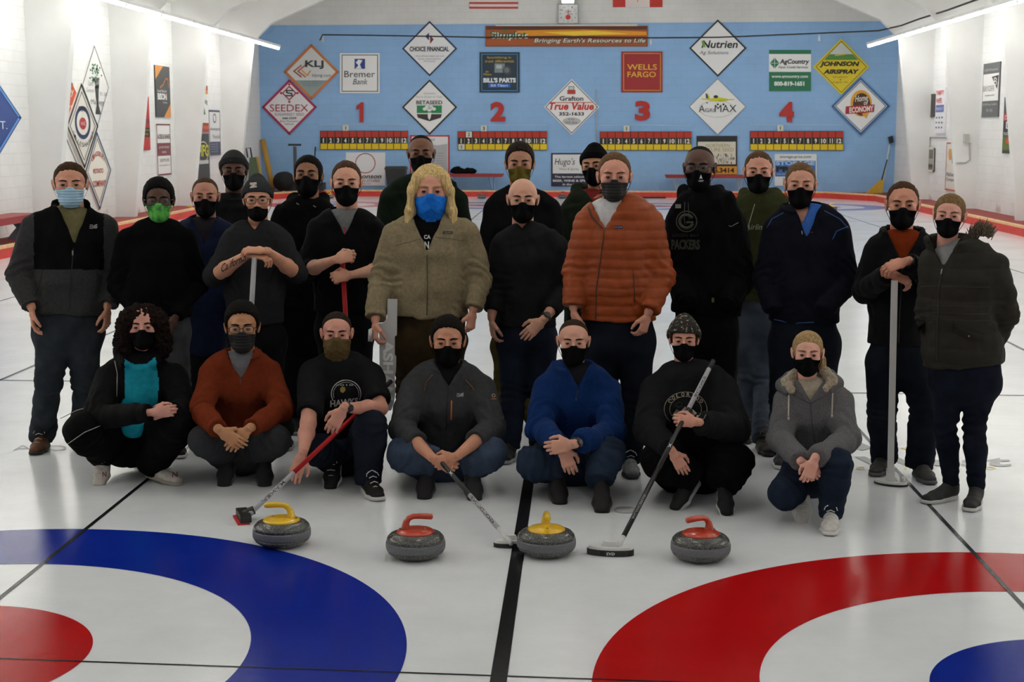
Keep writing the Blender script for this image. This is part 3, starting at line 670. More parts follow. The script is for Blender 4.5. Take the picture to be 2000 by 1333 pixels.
b = MB(); b.prism([WB(1097, -6, 0.05), WB(1121, -6, 0.05), WB(1121, 7, 0.05), WB(1097, 7, 0.05)], [WB(1097, -6, 0.25), WB(1121, -6, 0.25), WB(1121, 6, 0.25), WB(1097, 6, 0.25)]); b.build('housing', M_house, t)
b = MB(); b.prism([WB(1098, -5, 0.252), WB(1120, -5, 0.252), WB(1120, 6, 0.252), WB(1098, 6, 0.252)], [WB(1098, -5, 0.28), WB(1120, -5, 0.28), WB(1120, 6, 0.28), WB(1098, 6, 0.28)]); b.build('tube', mat('clock_tube', 'fffdf6', 0.5, emis=8.0), t)
# light shelf over the banner
b = MB(); b.prism([WB(968, 48.5, 0), WB(1245, 47, 0), WB(1245, 51, 0), WB(968, 51, 0)], [WB(968, 48.5, 0.12), WB(1245, 47, 0.12), WB(1245, 51, 0.12), WB(968, 51, 0.12)])
tag(b.build('wall_batten', mat('batten', 'd8d0bd', 0.6)), 'cream batten fixed along the top of the sunset banner', 'batten')

# ---------------------------------------------------------------- signs on the side walls
def sside(X, c, label, col, th=0.03): return Sign('sponsor_sign', label, side_map(X, c), [(0, 0), (1, 0), (1, 1), (0, 1)] , col, th)
def sdia(X, c, label, col, th=0.03): return Sign('sponsor_sign', label, side_map(X, c), [(0.5, 0), (1, 0.5), (0.5, 1), (0, 0.5)], col, th)
D5 = [(0.5, 0.02), (0.98, 0.5), (0.5, 0.98), (0.02, 0.5)]
def box4(x0, x1, yt0, yt1, yb1, yb0): return [(x0, yt0), (x1, yt1), (x1, yb1), (x0, yb0)]
s = sdia(XL, box4(-150, 39, 44, 130, 330, 405), 'blue diamond sign reading CONST. cut by the left edge of the picture', '1d3f86')
s.line([(0.5, 0.03), (0.97, 0.5), (0.5, 0.97), (0.03, 0.5)], 0.015, '5c9be0').text("DICK'S", 0.3, 0.38, 0.72, 0.46, 'e8ecf4').text('DC CONST.', 0.25, 0.53, 0.82, 0.59, 'e8ecf4').text('GOOD', 0.52, 0.62, 0.72, 0.67, 'e0d23c').text('DIRTS!', 0.42, 0.69, 0.68, 0.74, 'e0d23c').poly([(0.45, 0.5), (0.62, 0.475), (0.72, 0.48), (0.5, 0.515)], 'e29a3a', 2).done()
s = sdia(XL, box4(88, 153, 118, 131, 250, 255), 'orange diamond sign half behind the second pilaster', 'c8512c')
s.line(D5, 0.02, 'f0ece6').text('Stay', 0.45, 0.35, 0.8, 0.5, 'f0e6e0').text('Floor', 0.35, 0.6, 0.75, 0.68, 'f0e6e0').poly([(0.5, 0.1), (0.8, 0.3), (0.6, 0.35)], '2a2020', 2).done()
s = sdia(XL, box4(157, 210, 84, 91, 248, 250), 'tall white diamond sign with a tree growing from a hand', 'eeeeec')
s.line(D5, 0.012, '3a3c40')
for i in range(40):
    a = rs.random()*6.3; r = rs.random()**0.5; s.disc(0.5+0.23*r*math.cos(a), 0.36+0.13*r*math.sin(a), 0.022, 0.012, '2f6a45', 2)
s.poly([(0.46, 0.5), (0.6, 0.48), (0.58, 0.6), (0.56, 0.72), (0.64, 0.84), (0.44, 0.84), (0.5, 0.72), (0.48, 0.6)], '2a2a2c', 3)
for i in range(4): s.line([(0.5+0.03*i, 0.52), (0.44+0.06*i, 0.4)], 0.018, '2a2a2c', 3, 'emblem', False)
s.text('Laura', 0.22, 0.44, 0.4, 0.5, '9a9a9a', 0, 0.3).text('Gunnerson', 0.14, 0.53, 0.42, 0.58, '9a9a9a', 0, 0.3).text('Massage', 0.3, 0.66, 0.78, 0.74, '8a8a8a').text('701.520', 0.62, 0.57, 0.9, 0.61, '8a8a8a').done()
s = sdia(XL, box4(124, 186, 155, 170, 325, 335), 'black edged diamond sign with a navy ring reading GILLESHAMMER', 'e9e6dc', 0.06)
s.line(D5, 0.03, '2c2c30').line([(0.5, 0.1), (0.9, 0.5), (0.5, 0.9), (0.1, 0.5)], 0.012, '3a3c44').ring(0.5, 0.46, 0.22, 0.17, 0.05, '28335e', 2).disc(0.5, 0.47, 0.11, 0.07, 'b03034', 2).text('DEAN', 0.38, 0.27, 0.62, 0.33, '2c2c30').arc_text('GILLESHAMMER', 0.5, 0.52, 0.31, 0.2, 170, 10, 0.05, '2c2c30', inward=True).text('HAZ', 0.43, 0.45, 0.57, 0.49, 'e8e0dc').done()
s = sdia(XL, box4(163, 214, 256, 258, 410, 412), 'navy edged cream diamond sign reading KINGSBURY POTATO COMPANY', 'efebe0')
s.line(D5, 0.03, '2f4674').line([(0.5, 0.09), (0.91, 0.5), (0.5, 0.91), (0.09, 0.5)], 0.012, '33363c').arc_text('KINGSBURY', 0.5, 0.5, 0.3, 0.22, 215, 325, 0.06, 'a83a30', 0.02).text('POTATO', 0.3, 0.47, 0.68, 0.53, 'a83a30', 0.02).text('COMPANY', 0.26, 0.62, 0.76, 0.7, 'a83a30', 0.02).done()
s = sdia(XL, box4(96, 163, 262, 276, 440, 455), 'white diamond sign with a black spiral, behind the man in a blue paper mask', 'eeeeec')
s.line(D5, 0.015, '3a3c40')
for r in (0.03, 0.05, 0.07): s.ring(0.5, 0.4, r, r*0.6, 0.012, '2a2a2a', 2)
s.done()
s = sside(XL, box4(262, 290, 186, 190, 294, 294), 'narrow red sign half behind the third pilaster', 'b22f2c')
s.poly(rect(0.3, 0.58, 0.98, 0.75), '2a2420', 2).text('Equipment', 0.35, 0.6, 0.95, 0.65, 'd8b43a').text('Service', 0.5, 0.67, 0.85, 0.72, 'd8b43a').text('ROMIN', 0.3, 0.42, 0.95, 0.5, '2a2a60').done()
s = sside(XL, box4(301.5, 330, 127.5, 131, 230, 229), 'dark sign with orange corners reading South Branch BISON', '3a3c3e')
s.poly([(0, 0), (0.55, 0), (0, 0.28)], 'd08a3c').poly([(1, 0.72), (1, 1), (0.5, 1)], 'd08a3c').text('South Branch', 0.1, 0.46, 0.72, 0.51, 'ecebe8').text('BISON', 0.1, 0.53, 0.72, 0.66, 'f2f2f0', 0.04).text('Company', 0.45, 0.69, 0.75, 0.73, 'ecebe8').line([(0.3, 0.42), (0.5, 0.36), (0.68, 0.24), (0.85, 0.24), (0.88, 0.4)], 0.03, 'c07a3a', 2, 'emblem', False).done()
s = sside(XL, box4(304, 331, 242, 243, 341, 343), 'white and maroon sign reading ACRES & SHARES', 'ecebe9')
s.line(rect(0.02, 0.01, 0.98, 0.99), 0.03, '7c3a44').poly(rect(0.02, 0.37, 0.98, 0.62), '7c3a44', 2).text('ACRES & SHARES', 0.06, 0.2, 0.94, 0.29, '55484a', 0.02).text('JAYSON MENKE', 0.12, 0.43, 0.86, 0.49, 'e8dfe0').text('BROKER', 0.35, 0.53, 0.65, 0.57, 'e8dfe0').text('218.779.1293', 0.18, 0.68, 0.84, 0.74, '444444').text('www.acresandshares.com', 0.12, 0.79, 0.9, 0.82, '555555').done()
s = sside(XL, box4(388, 404.5, 166, 168, 259, 258), 'white sign with red bands and a small pine tree', 'ecebe6')
s.poly(rect(0, 0, 1, 0.1), 'a83a34').poly(rect(0, 0.1, 1, 0.18), 'd88a3c').poly(rect(0, 0.8, 1, 1), 'a8343a').text('Windsor', 0.15, 0.84, 0.98, 0.93, 'e8a03a').poly([(0.45, 0.42), (0.65, 0.62), (0.25, 0.62)], '3a6a48', 2).text('Boat', 0.3, 0.25, 0.9, 0.38, '33363a', 0, 0, 3, 0.08).done()
s = sside(XL, box4(382, 407, 261, 261, 350, 352), 'dark grey sign reading HFG in yellow green letters', '3c3e40')
s.text('HFG', 0.12, 0.24, 0.92, 0.5, 'c9c63a', 0.04).ring(0.5, 0.4, 0.42, 0.22, 0.03, 'c8c8c4', 1).poly(rect(0.1, 0.58, 0.9, 0.66), 'c8c8c8', 2).done()
s = sside(XL, box4(406.5, 428, 215, 216, 303, 303.5), 'white and slate blue sign reading Ameriprise Financial', 'e9e9ea')
s.line(rect(0.02, 0.01, 0.98, 0.99), 0.03, '50566e').poly(rect(0, 0, 1, 0.04), '50566e').poly(rect(0, 0.7, 1, 1), '474d68').ring(0.5, 0.18, 0.13, 0.09, 0.03, '5a6070').text('Ameriprise', 0.1, 0.38, 0.95, 0.47, '6a6e7a').text('Financial', 0.3, 0.54, 0.92, 0.63, '6a6e7a')
for i in range(4): s.text('Mark Wilson, CFP', 0.1, 0.74+0.055*i, 0.7, 0.77+0.055*i, 'c9ccd6')
s.done()
s = sside(XRW, box4(1831, 1849, 174, 171, 260, 261.5), 'white sign reading THRIFTY WHITE in red on the right wall', 'ececf0', 0.06)
s.text('THRIFTY', 0.08, 0.05, 0.92, 0.15, 'd04444', 0.02).text('WHITE', 0.08, 0.22, 0.7, 0.33, 'd04444', 0.02).poly(rect(0.06, 0.37, 0.95, 0.53), '5a6ab0').text('PHARMACY', 0.12, 0.42, 0.9, 0.49, 'e9e9f4')
for i in range(3):
    for j in range(3): s.disc(0.2+0.3*j, 0.65+0.11*i, 0.08, 0.02, '5a5e78')
s.done()
s = sside(XRW, box4(1921.5, 1954, 126, 120, 228, 229.5), 'grey and white sign reading BRIDER with a web address', '55575a')
s.poly(rect(0.03, 0.2, 0.97, 0.7), 'eeeeec').text('1030 Westend', 0.1, 0.1, 0.9, 0.15, 'b8b8b8').poly([(0.55, 0.26), (0.96, 0.24), (0.9, 0.5)], '2e2f33', 2).text('B', 0.7, 0.28, 0.88, 0.42, 'eeeeec').text('BRYDER', 0.06, 0.42, 0.75, 0.52, '8a8c90').text('bryder.com', 0.2, 0.58, 0.75, 0.62, '333333').text('42 Hill Ave, Grafton', 0.08, 0.74, 0.92, 0.79, 'c8c8c8').text('701-352', 0.3, 0.85, 0.68, 0.9, 'c8c8c8').done()
s = sside(XRW, box4(1962, 1998, 191, 186, 302, 299), 'black sign with a red band at the right edge of the picture', '2c2d30')
s.poly(rect(0.02, 0.3, 0.98, 0.42), 'c23a3c').text('DO', 0.1, 0.33, 0.4, 0.4, 'eeeeee').text('L', 0.25, 0.15, 0.5, 0.28, 'eeeeee').text('D', 0.18, 0.44, 0.5, 0.56, 'eeeeee').text('INSURANCE', 0.08, 0.62, 0.9, 0.68, 'dddddd').poly(rect(0.02, 0.7, 0.98, 0.94), '5a6a28').disc(0.3, 0.78, 0.1, 0.05, 'd0502a').done()
s = sside(XRW, box4(1849.5, 1873, 278, 278, 375, 372), 'cream sign with a red border reading McKinnon Company', 'e8e2d6')
s.line(rect(0.03, 0.02, 0.97, 0.98), 0.03, 'c05a40').text('McKinnon', 0.12, 0.62, 0.95, 0.7, '3c4a7c').text('Company', 0.12, 0.73, 0.9, 0.82, '3c4a7c').disc(0.35, 0.25, 0.15, 0.12, 'd8a060').line([(0.5, 0.1), (0.55, 0.4), (0.75, 0.45)], 0.04, '5a6070', 2, 'emblem', False).done()
s = sside(XRW, box4(1819, 1829, 185, 184.5, 228, 228.5), 'small black wall panel left of the Thrifty White sign', '25221c', 0.04); s.line(rect(0, 0, 1, 1), 0.05, '4c453a').done()
s = sside(XRW, box4(1814, 1826.5, 290, 290, 334, 334), 'small framed picture low on the right wall', '6a665a', 0.04); s.line(rect(0, 0, 1, 1), 0.1, 'd8d4c8').poly(rect(0.1, 0.45, 0.9, 0.7), 'a8a498').poly(rect(0.1, 0.7, 0.9, 0.85), '3a362c').done()
# thermostat box and conduits on the right pilaster
b = MB(); yf = 40.9
a = P(1889, 268, 41.0-0.55); bb = [P(x, y, 35.94) for x, y in ((1884, 262), (1894, 262), (1894, 278), (1884, 278))]
b.prism(bb, [q + np.array([0, 0.12, 0]) for q in bb]); tag(b.build('switch_box', mat('box_grey', 'b9b8b2', 0.5)), 'grey switch box on the right hand pilaster', 'switch box')
b = MB(); b.tube([P(1894, 279.5, 36.065), P(1894, 312, 36.065), P(1885, 318, 36.065), P(1868, 318, 36.065)], 0.02, 6)
tag(b.build('conduit', mat('box_grey', 'b9b8b2', 0.5)), 'thin grey conduit running down from the switch box', 'conduit')
def xs(px, py, X=XRW-0.03): d = ray(px, py); return CO + d*(X/d[0])
b = MB(); b.tube([xs(1848, 268), xs(1817, 268), xs(1816, 292)], 0.02, 6); b.tube([xs(1811, 259), xs(1807, 260), xs(1798, 372)], 0.02, 6)
tag(b.build('conduit', mat('box_grey', 'b9b8b2', 0.5)), 'long thin conduit down the white wall near the far right corner', 'conduit')
# ---------------------------------------------------------------- heads, in head space: x to the picture's right, -y faces forward, z up, origin between the eyes
def rotm(yaw=0, pitch=0, roll=0):
    return np.array((Matrix.Rotation(math.radians(yaw), 3, 'Z') @ Matrix.Rotation(math.radians(pitch), 3, 'X') @ Matrix.Rotation(math.radians(roll), 3, 'Y')))
_cache = {}
def cached(key, fn):
    if key not in _cache: _cache[key] = fn()
    return _cache[key]
def head_ops(fem=False):
    j = 0.92 if fem else 1.0
    o = [('u', ell((0, .018, .035), (.0755, .094, .083)), 0),
         ('u', ecap((0, -.010, .02), (0, -.028, -.072), .067, .052*j, .076, .056, flat0=False), .03),
         ('u', ell((0, -.066, -.094), (.021*j, .019, .017)), .03),
         ('u', ell((.044, -.058, -.024), (.022, .022, .024)), .02), ('u', ell((-.044, -.058, -.024), (.022, .022, .024)), .02),
         ('u', ecap((-.034, -.0795, .021), (.034, -.0795, .021), .0115 if not fem else .008, side=(0, 1, 0)), .016),
         ('s', ell((.032, -.095, .001), (.020, .016, .012)), .010), ('s', ell((-.032, -.095, .001), (.020, .016, .012)), .010),
         ('u', ecap((0, -.086, .014), (0, -.110, -.033), .0065, .0115, .008, .012), .010),
         ('u', ell((.0125, -.099, -.037), (.0085, .010, .0075)), .006), ('u', ell((-.0125, -.099, -.037), (.0085, .010, .0075)), .006),
         ('u', ecap((-.018, -.084, -.064), (.018, -.084, -.064), .007, side=(0, 1, 0)), .010)]
    for s in (1, -1):
        o.append(('u', ell((s*.032, -.0755, .001), (.0175, .0150, .0135)), .005))
        o.append(('s', ell((s*.032, -.092, -.0008), (.0150, .013, .0043)), .0012))
        o.append(('u', ell((s*.079, .012, -.006), (.010, .018, .031)), .006))
        o.append(('u', ell((s*.088, .020, .008), (.0055, .010, .021)), .005))
        o.append(('s', ell((s*.089, .008, -.002), (.006, .009, .013)), .004))
    o.append(('u', ecap((0, .030, -.05), (0, .050, -.24), .057*j, .062*j, .056, .062), .02))
    return o
def head_mesh(fem): return cached(('head', fem), lambda: field_mesh(head_ops(fem), .0034))
def eye_mesh():
    def f():
        V = []; F = []; M = []
        n, m = 14, 18
        for s in (1, -1):
            k = len(V); c = np.array([s*.032, -.0752, .0005]); r = .0142
            for i in range(m+1):
                th = math.pi*i/m                            # polar axis points forward
                for j in range(n):
                    ph = 2*math.pi*j/n; V.append(c + r*np.array([math.sin(th)*math.cos(ph), -math.cos(th), math.sin(th)*math.sin(ph)]))
            for i in range(m):
                for j in range(n):
                    F.append([k+i*n+j, k+(i+1)*n+j, k+(i+1)*n+(j+1) % n, k+i*n+(j+1) % n]); M.append(2 if i < 2 else (1 if i < 4 else 0))
        return np.array(V), np.array(F), M
    return cached('eyes', f)
def zline(tab): 
    ys = [t[0] for t in tab]; zs = [t[1] for t in tab]
    return lambda Y: np.interp(Y, ys, zs)
HAIRLINES = {
 'short': [(-.11, .096), (-.075, .088), (-.055, .070), (-.038, .030), (-.022, -.004), (.0, -.012), (.028, -.005), (.034, -.05), (.12, -.065)],
 'high':  [(-.11, .118), (-.075, .106), (-.055, .086), (-.035, .035), (-.018, .002), (.0, -.010), (.028, -.005), (.034, -.05), (.12, -.065)],
 'fem':   [(-.11, .088), (-.075, .082), (-.060, .062), (-.045, .015), (-.03, -.02), (.0, -.03), (.028, -.02), (.034, -.06), (.12, -.09)],
 'fringe_bald': [(-.11, .3), (-.045, .3), (-.040, .03), (-.02, .0), (.0, -.012), (.028, -.005), (.034, -.05), (.12, -.065)]}
def hair_short(h, line, recede=0.0, top=0.0, bald=False):
    zl = zline(HAIRLINES[line])
    def f():
        o = [('u', ell((0, .018, .035), (.0755+h, .094+h, .083+h+top)), 0), ('u', ecap((0, -.006, .02), (0, .012, -.06), .0665+h*.6, .052+h*.5, .074, .064), .02)]
        def cut(X, Y, Z):
            lim = zl(Y) + .0035*np.sin(X*310 + Y*90) + .003*np.sin(X*730 + 1) + recede*np.clip(1 - np.abs(np.abs(X)-.045)/.02, 0, 1)*(Y < -.02)
            return (lim - Z)*0.7
        o.append(('i', cut, .004))
        if bald: o.append(('s', ell((0, -.03, .16), (.062, .13, .09)), .01))
        return field_mesh(o, .0045)
    return cached(('hs', h, line, recede, top, bald), f)
def scalp(h, line, thin=.0016):
    return hair_short(thin, line)
def hair_long():
    def f():
        o = [('u', ell((0, .022, .036), (.088, .106, .096)), 0)]
        for s in (1, -1):
            o += [('u', ecap((s*.062, -.025, .07), (s*.088, -.032, .0), .024, .022, .045, .045), .02),
                  ('u', ecap((s*.088, -.025, .0), (s*.094, -.03, -.10), .020, .024, .045, .045), .02),
                  ('u', ecap((s*.094, -.03, -.10), (s*.112, -.04, -.20), .024, .016, .045, .030), .02)]
        o += [('u', ecap((0, .085, .0), (0, .10, -.20), .085, .09, .035, .03), .03), ('s', ell((0, -.11, -.02), (.066, .085, .095)), .008), ('s', ecap((0, -.09, -.06), (0, -.09, -.30), .075, .09, .07, .07), .01)]
        return field_mesh(o, .0045)
    return cached('long', f)
def hair_curly():
    def f():
        o = [('u', ell((0, .03, .02), (.125, .12, .105)), 0)]
        for s in (1, -1): o += [('u', ecap((s*.085, .01, .02), (s*.105, .0, -.12), .05, .045, .07, .06), .02), ('u', ecap((s*.105, .0, -.10), (s*.10, .0, -.16), .05, .035, .06, .04), .02)]
        o += [('s', ell((.008, -.11, -.02), (.058, .095, .088)), .01), ('s', ecap((0, -.09, -.06), (0, -.09, -.30), .065, .09, .07, .07), .01)]
        V, F = field_mesh(o, .0055); N = vnormals(V, F)
        V = V + N*(0.013*vnoise(V*55)[:, None] + 0.009*vnoise(V*120+9)[:, None])
        return V, F
    return cached('curly', f)
def hair_back(pony=False):
    zl = zline([(-.11, .078), (-.078, .073), (-.060, .055), (-.045, .02), (-.032, -.012), (-.005, -.028), (.028, -.02), (.034, -.06), (.12, -.09)])
    def f():
        o = [('u', ell((0, .020, .036), (.0835, .102, .092)), 0), ('u', ecap((0, -.006, .02), (0, .02, -.07), .073, .060, .076, .070), .02),
             ('i', lambda X, Y, Z: (zl(Y) - Z)*0.7, .004)]
        if pony: o += [('u', ecap((.02, .12, .01), (.07, .13, -.06), .028, .030), .02), ('u', ecap((.07, .13, -.06), (.11, .09, -.16), .030, .012), .02)]
        V, F = field_mesh(o, .0045)
        return V, F
    return cached(('hback', pony), f)
def beanie_mesh(h, tall, band, droop=0.0):
    zl = zline([(-.12, .058), (-.06, .045), (0, .010), (.06, -.015), (.13, -.03)])
    def f():
        o = [('u', ell((0, .020, .036), (.0755+h, .094+h, .083+h)), 0), ('u', ecap((0, .02, .06), (0, .03+droop, .09+tall), .070, .045, .085, .05), .03)]
        if band: o.append(('u', Prim((-.12, -.14, -.05), (.12, .14, .13), lambda X, Y, Z: np.maximum((np.sqrt((X/(.0755+h+.008))**2 + ((Y-.02)/(.094+h+.008))**2 + ((Z-.036)/.115)**2)-1)*.08, Z - (zl(Y)+.047))), .003))
        o.append(('i', lambda X, Y, Z: zl(Y) - Z, .003))
        return field_mesh(o, .0042)
    return cached(('bean', h, tall, band, droop), f)
def mask_mesh(kind, fem):
    def f():
        j = .95 if fem else 1.0; g = .0075
        o = [('u', ecap((0, -.010, .02), (0, -.028, -.076), .068+g, .054*j+g, .077+g, .058+g), 0), ('u', ell((0, -.066, -.096), (.026, .024, .022)), .03),
             ('u', ell((.044, -.058, -.026), (.026, .027, .027)), .02), ('u', ell((-.044, -.058, -.026), (.026, .027, .027)), .02)]
        if kind == 'surgical': o.append(('u', ecap((0, -.104, -.030), (0, -.096, -.085), .035, .030, .022, .022), .03))
        elif kind == 'gaiter':
            o += [('u', ecap((0, -.106, -.028), (0, -.092, -.08), .026, .036, .026, .02), .03), ('u', ecap((0, -.03, -.06), (0, .0, -.165), .068, .062, .070, .066), .03)]
        else: o += [('u', ecap((0, -.105, -.026), (0, -.100, -.088), .015, .022, .022, .026), .035)]
        top = {'surgical': -.018, 'gaiter': -.014, 'cloth': -.016, 'low': -.044}[kind]
        def cut(X, Y, Z):
            ax = np.abs(X); t = top + .003 - .15*ax - np.where(ax < .022, .006*0, .004)*np.minimum(ax/.022, 1) + .004*np.cos(np.minimum(ax/.03, 1)*math.pi)
            return Z - t
        o.append(('i', cut, .003))
        back = .004 if kind != 'gaiter' else .2
        if kind != 'gaiter': o.append(('i', lambda X, Y, Z: Y - (back + .35*(Z + .06)*-1), .004))
        else: o.append(('i', lambda X, Y, Z: (-.155 + .25*(Y+.05)) - Z, .004)); o.append(('i', lambda X, Y, Z: Y - .055, .01))
        V, F = field_mesh(o, .0036); N = vnormals(V, F)
        if kind == 'gaiter': V = V + N*(0.0035*vnoise(np.stack([V[:, 0]*18 + V[:, 2]*25, V[:, 1]*18, V[:, 2]*75 + np.abs(V[:, 0])*60], 1)))[:, None]
        elif kind == 'surgical': V = V + N*(0.002*np.cos(V[:, 2]/.016*6.28))[:, None]
        else: V = V + N*(0.0015*vnoise(V*60))[:, None]
        return V, F
    return cached(('mask', kind, fem), f)
# ---------------------------------------------------------------- hands: +x along the fingers, +z out of the back of the hand, thumb on +y
def hand_mesh(curl, spread=0.15, thumb=0.5):
    def f():
        o = [('u', ecap((-.045, 0, 0), (.012, 0, 0), .025, .031, .020, .017, side=(0, 1, 0)), 0), ('u', ecap((.012, 0, .0), (.082, .0, .0), .034, .041, .016, .0125, side=(0, 1, 0)), .012)]
        for i, (y, L, r) in enumerate(((.030, .072, .0092), (.0105, .080, .0095), (-.0095, .074, .0090), (-.0285, .058, .0080))):
            p = np.array([.082 - .004*abs(i-1), y, 0.0]); a = -math.radians(curl*(.55+.06*i)); yaw = (1.2-i)*spread*.12
            for seg, (fr, rr) in enumerate(((.45, 1.0), (.30, .92), (.25, .82))):
                d = np.array([math.cos(a)*math.cos(yaw), math.sin(yaw), math.sin(a)])
                q = p + d*L*fr; o.append(('u', ecap(p, q, r*rr, r*rr*.92), .005)); p = q; a -= math.radians(curl*(.75 if seg == 0 else .5))
        p = np.array([.012, .026, -.004]); d1 = nrm([.62, .62, -.3*thumb-.1]); q = p + d1*.042
        o.append(('u', ecap(p, q, .0145, .0115), .012)); d2 = nrm([.9, .30-.5*thumb, -.25-.5*thumb]); r_ = q + d2*.032; o.append(('u', ecap(q, r_, .0108, .0098), .005)); d3 = nrm([.95, .1-.6*thumb, -.25-.5*thumb]); o.append(('u', ecap(r_, r_ + d3*.024, .0098, .0080), .004))
        return field_mesh(o, .0034)
    return cached(('hand', curl, spread, thumb), f)
def frame_from(F, N):
    F = nrm(F); N = np.array(N, float); N = nrm(N - F*(N @ F)); return F, N
# ---------------------------------------------------------------- shoes: toe on -y, origin on the floor under the ball of the foot
def shoe_mesh(kind):
    def f():
        hi = kind == 'boot' or kind == 'canvas'
        up = [('u', ecap((0, .145, .048), (0, .0, .036), .034, .044, .038, .030), 0), ('u', ecap((0, .0, .036), (.0, -.070, .030), .044, .037, .030, .024), .02),
              ('u', ecap((0, .05, .05), (0, .13, .085), .030, .036, .035, .045), .03), ('u', ecap((0, .13, .06), (0, .135, .125 if hi else .10), .035, .040, .045, .050, side=(1, 0, 0), flat1=True), .02),
              ('i', lambda X, Y, Z: .006 - Z, 0)]
        V1, F1 = field_mesh(up, .0055)
        so = [('u', ecap((0, .148, .012), (0, .0, .012), .038, .049, .03, .03), 0), ('u', ecap((0, .0, .012), (0, -.075, .014), .049, .040, .03, .03), .02),
              ('i', lambda X, Y, Z: -Z - np.maximum(0, -.04-Y)*-.12, .003), ('i', lambda X, Y, Z: Z - (.026 + np.maximum(0, Y)*.06), .003)]
        V2, F2 = field_mesh(so, .0055)
        return (V1, F1), (V2, F2)
    return cached(('shoe', kind), f)
def shoe_laces(n=5):
    b = MB()
    for i in range(n):
        y = -.015 + .022*i; z = .068 + .020*i*(1 + .08*i) - .002
        b.tube([(-.022, y, z-.006), (0, y-.004, z+.004), (.022, y, z-.006)], .0028, 5)
    b.tube([(0, .055, .142), (.03, .045, .128), (.035, .03, .115)], .0025, 5); b.tube([(0, .055, .142), (-.03, .045, .128), (-.035, .03, .115)], .0025, 5)
    return b

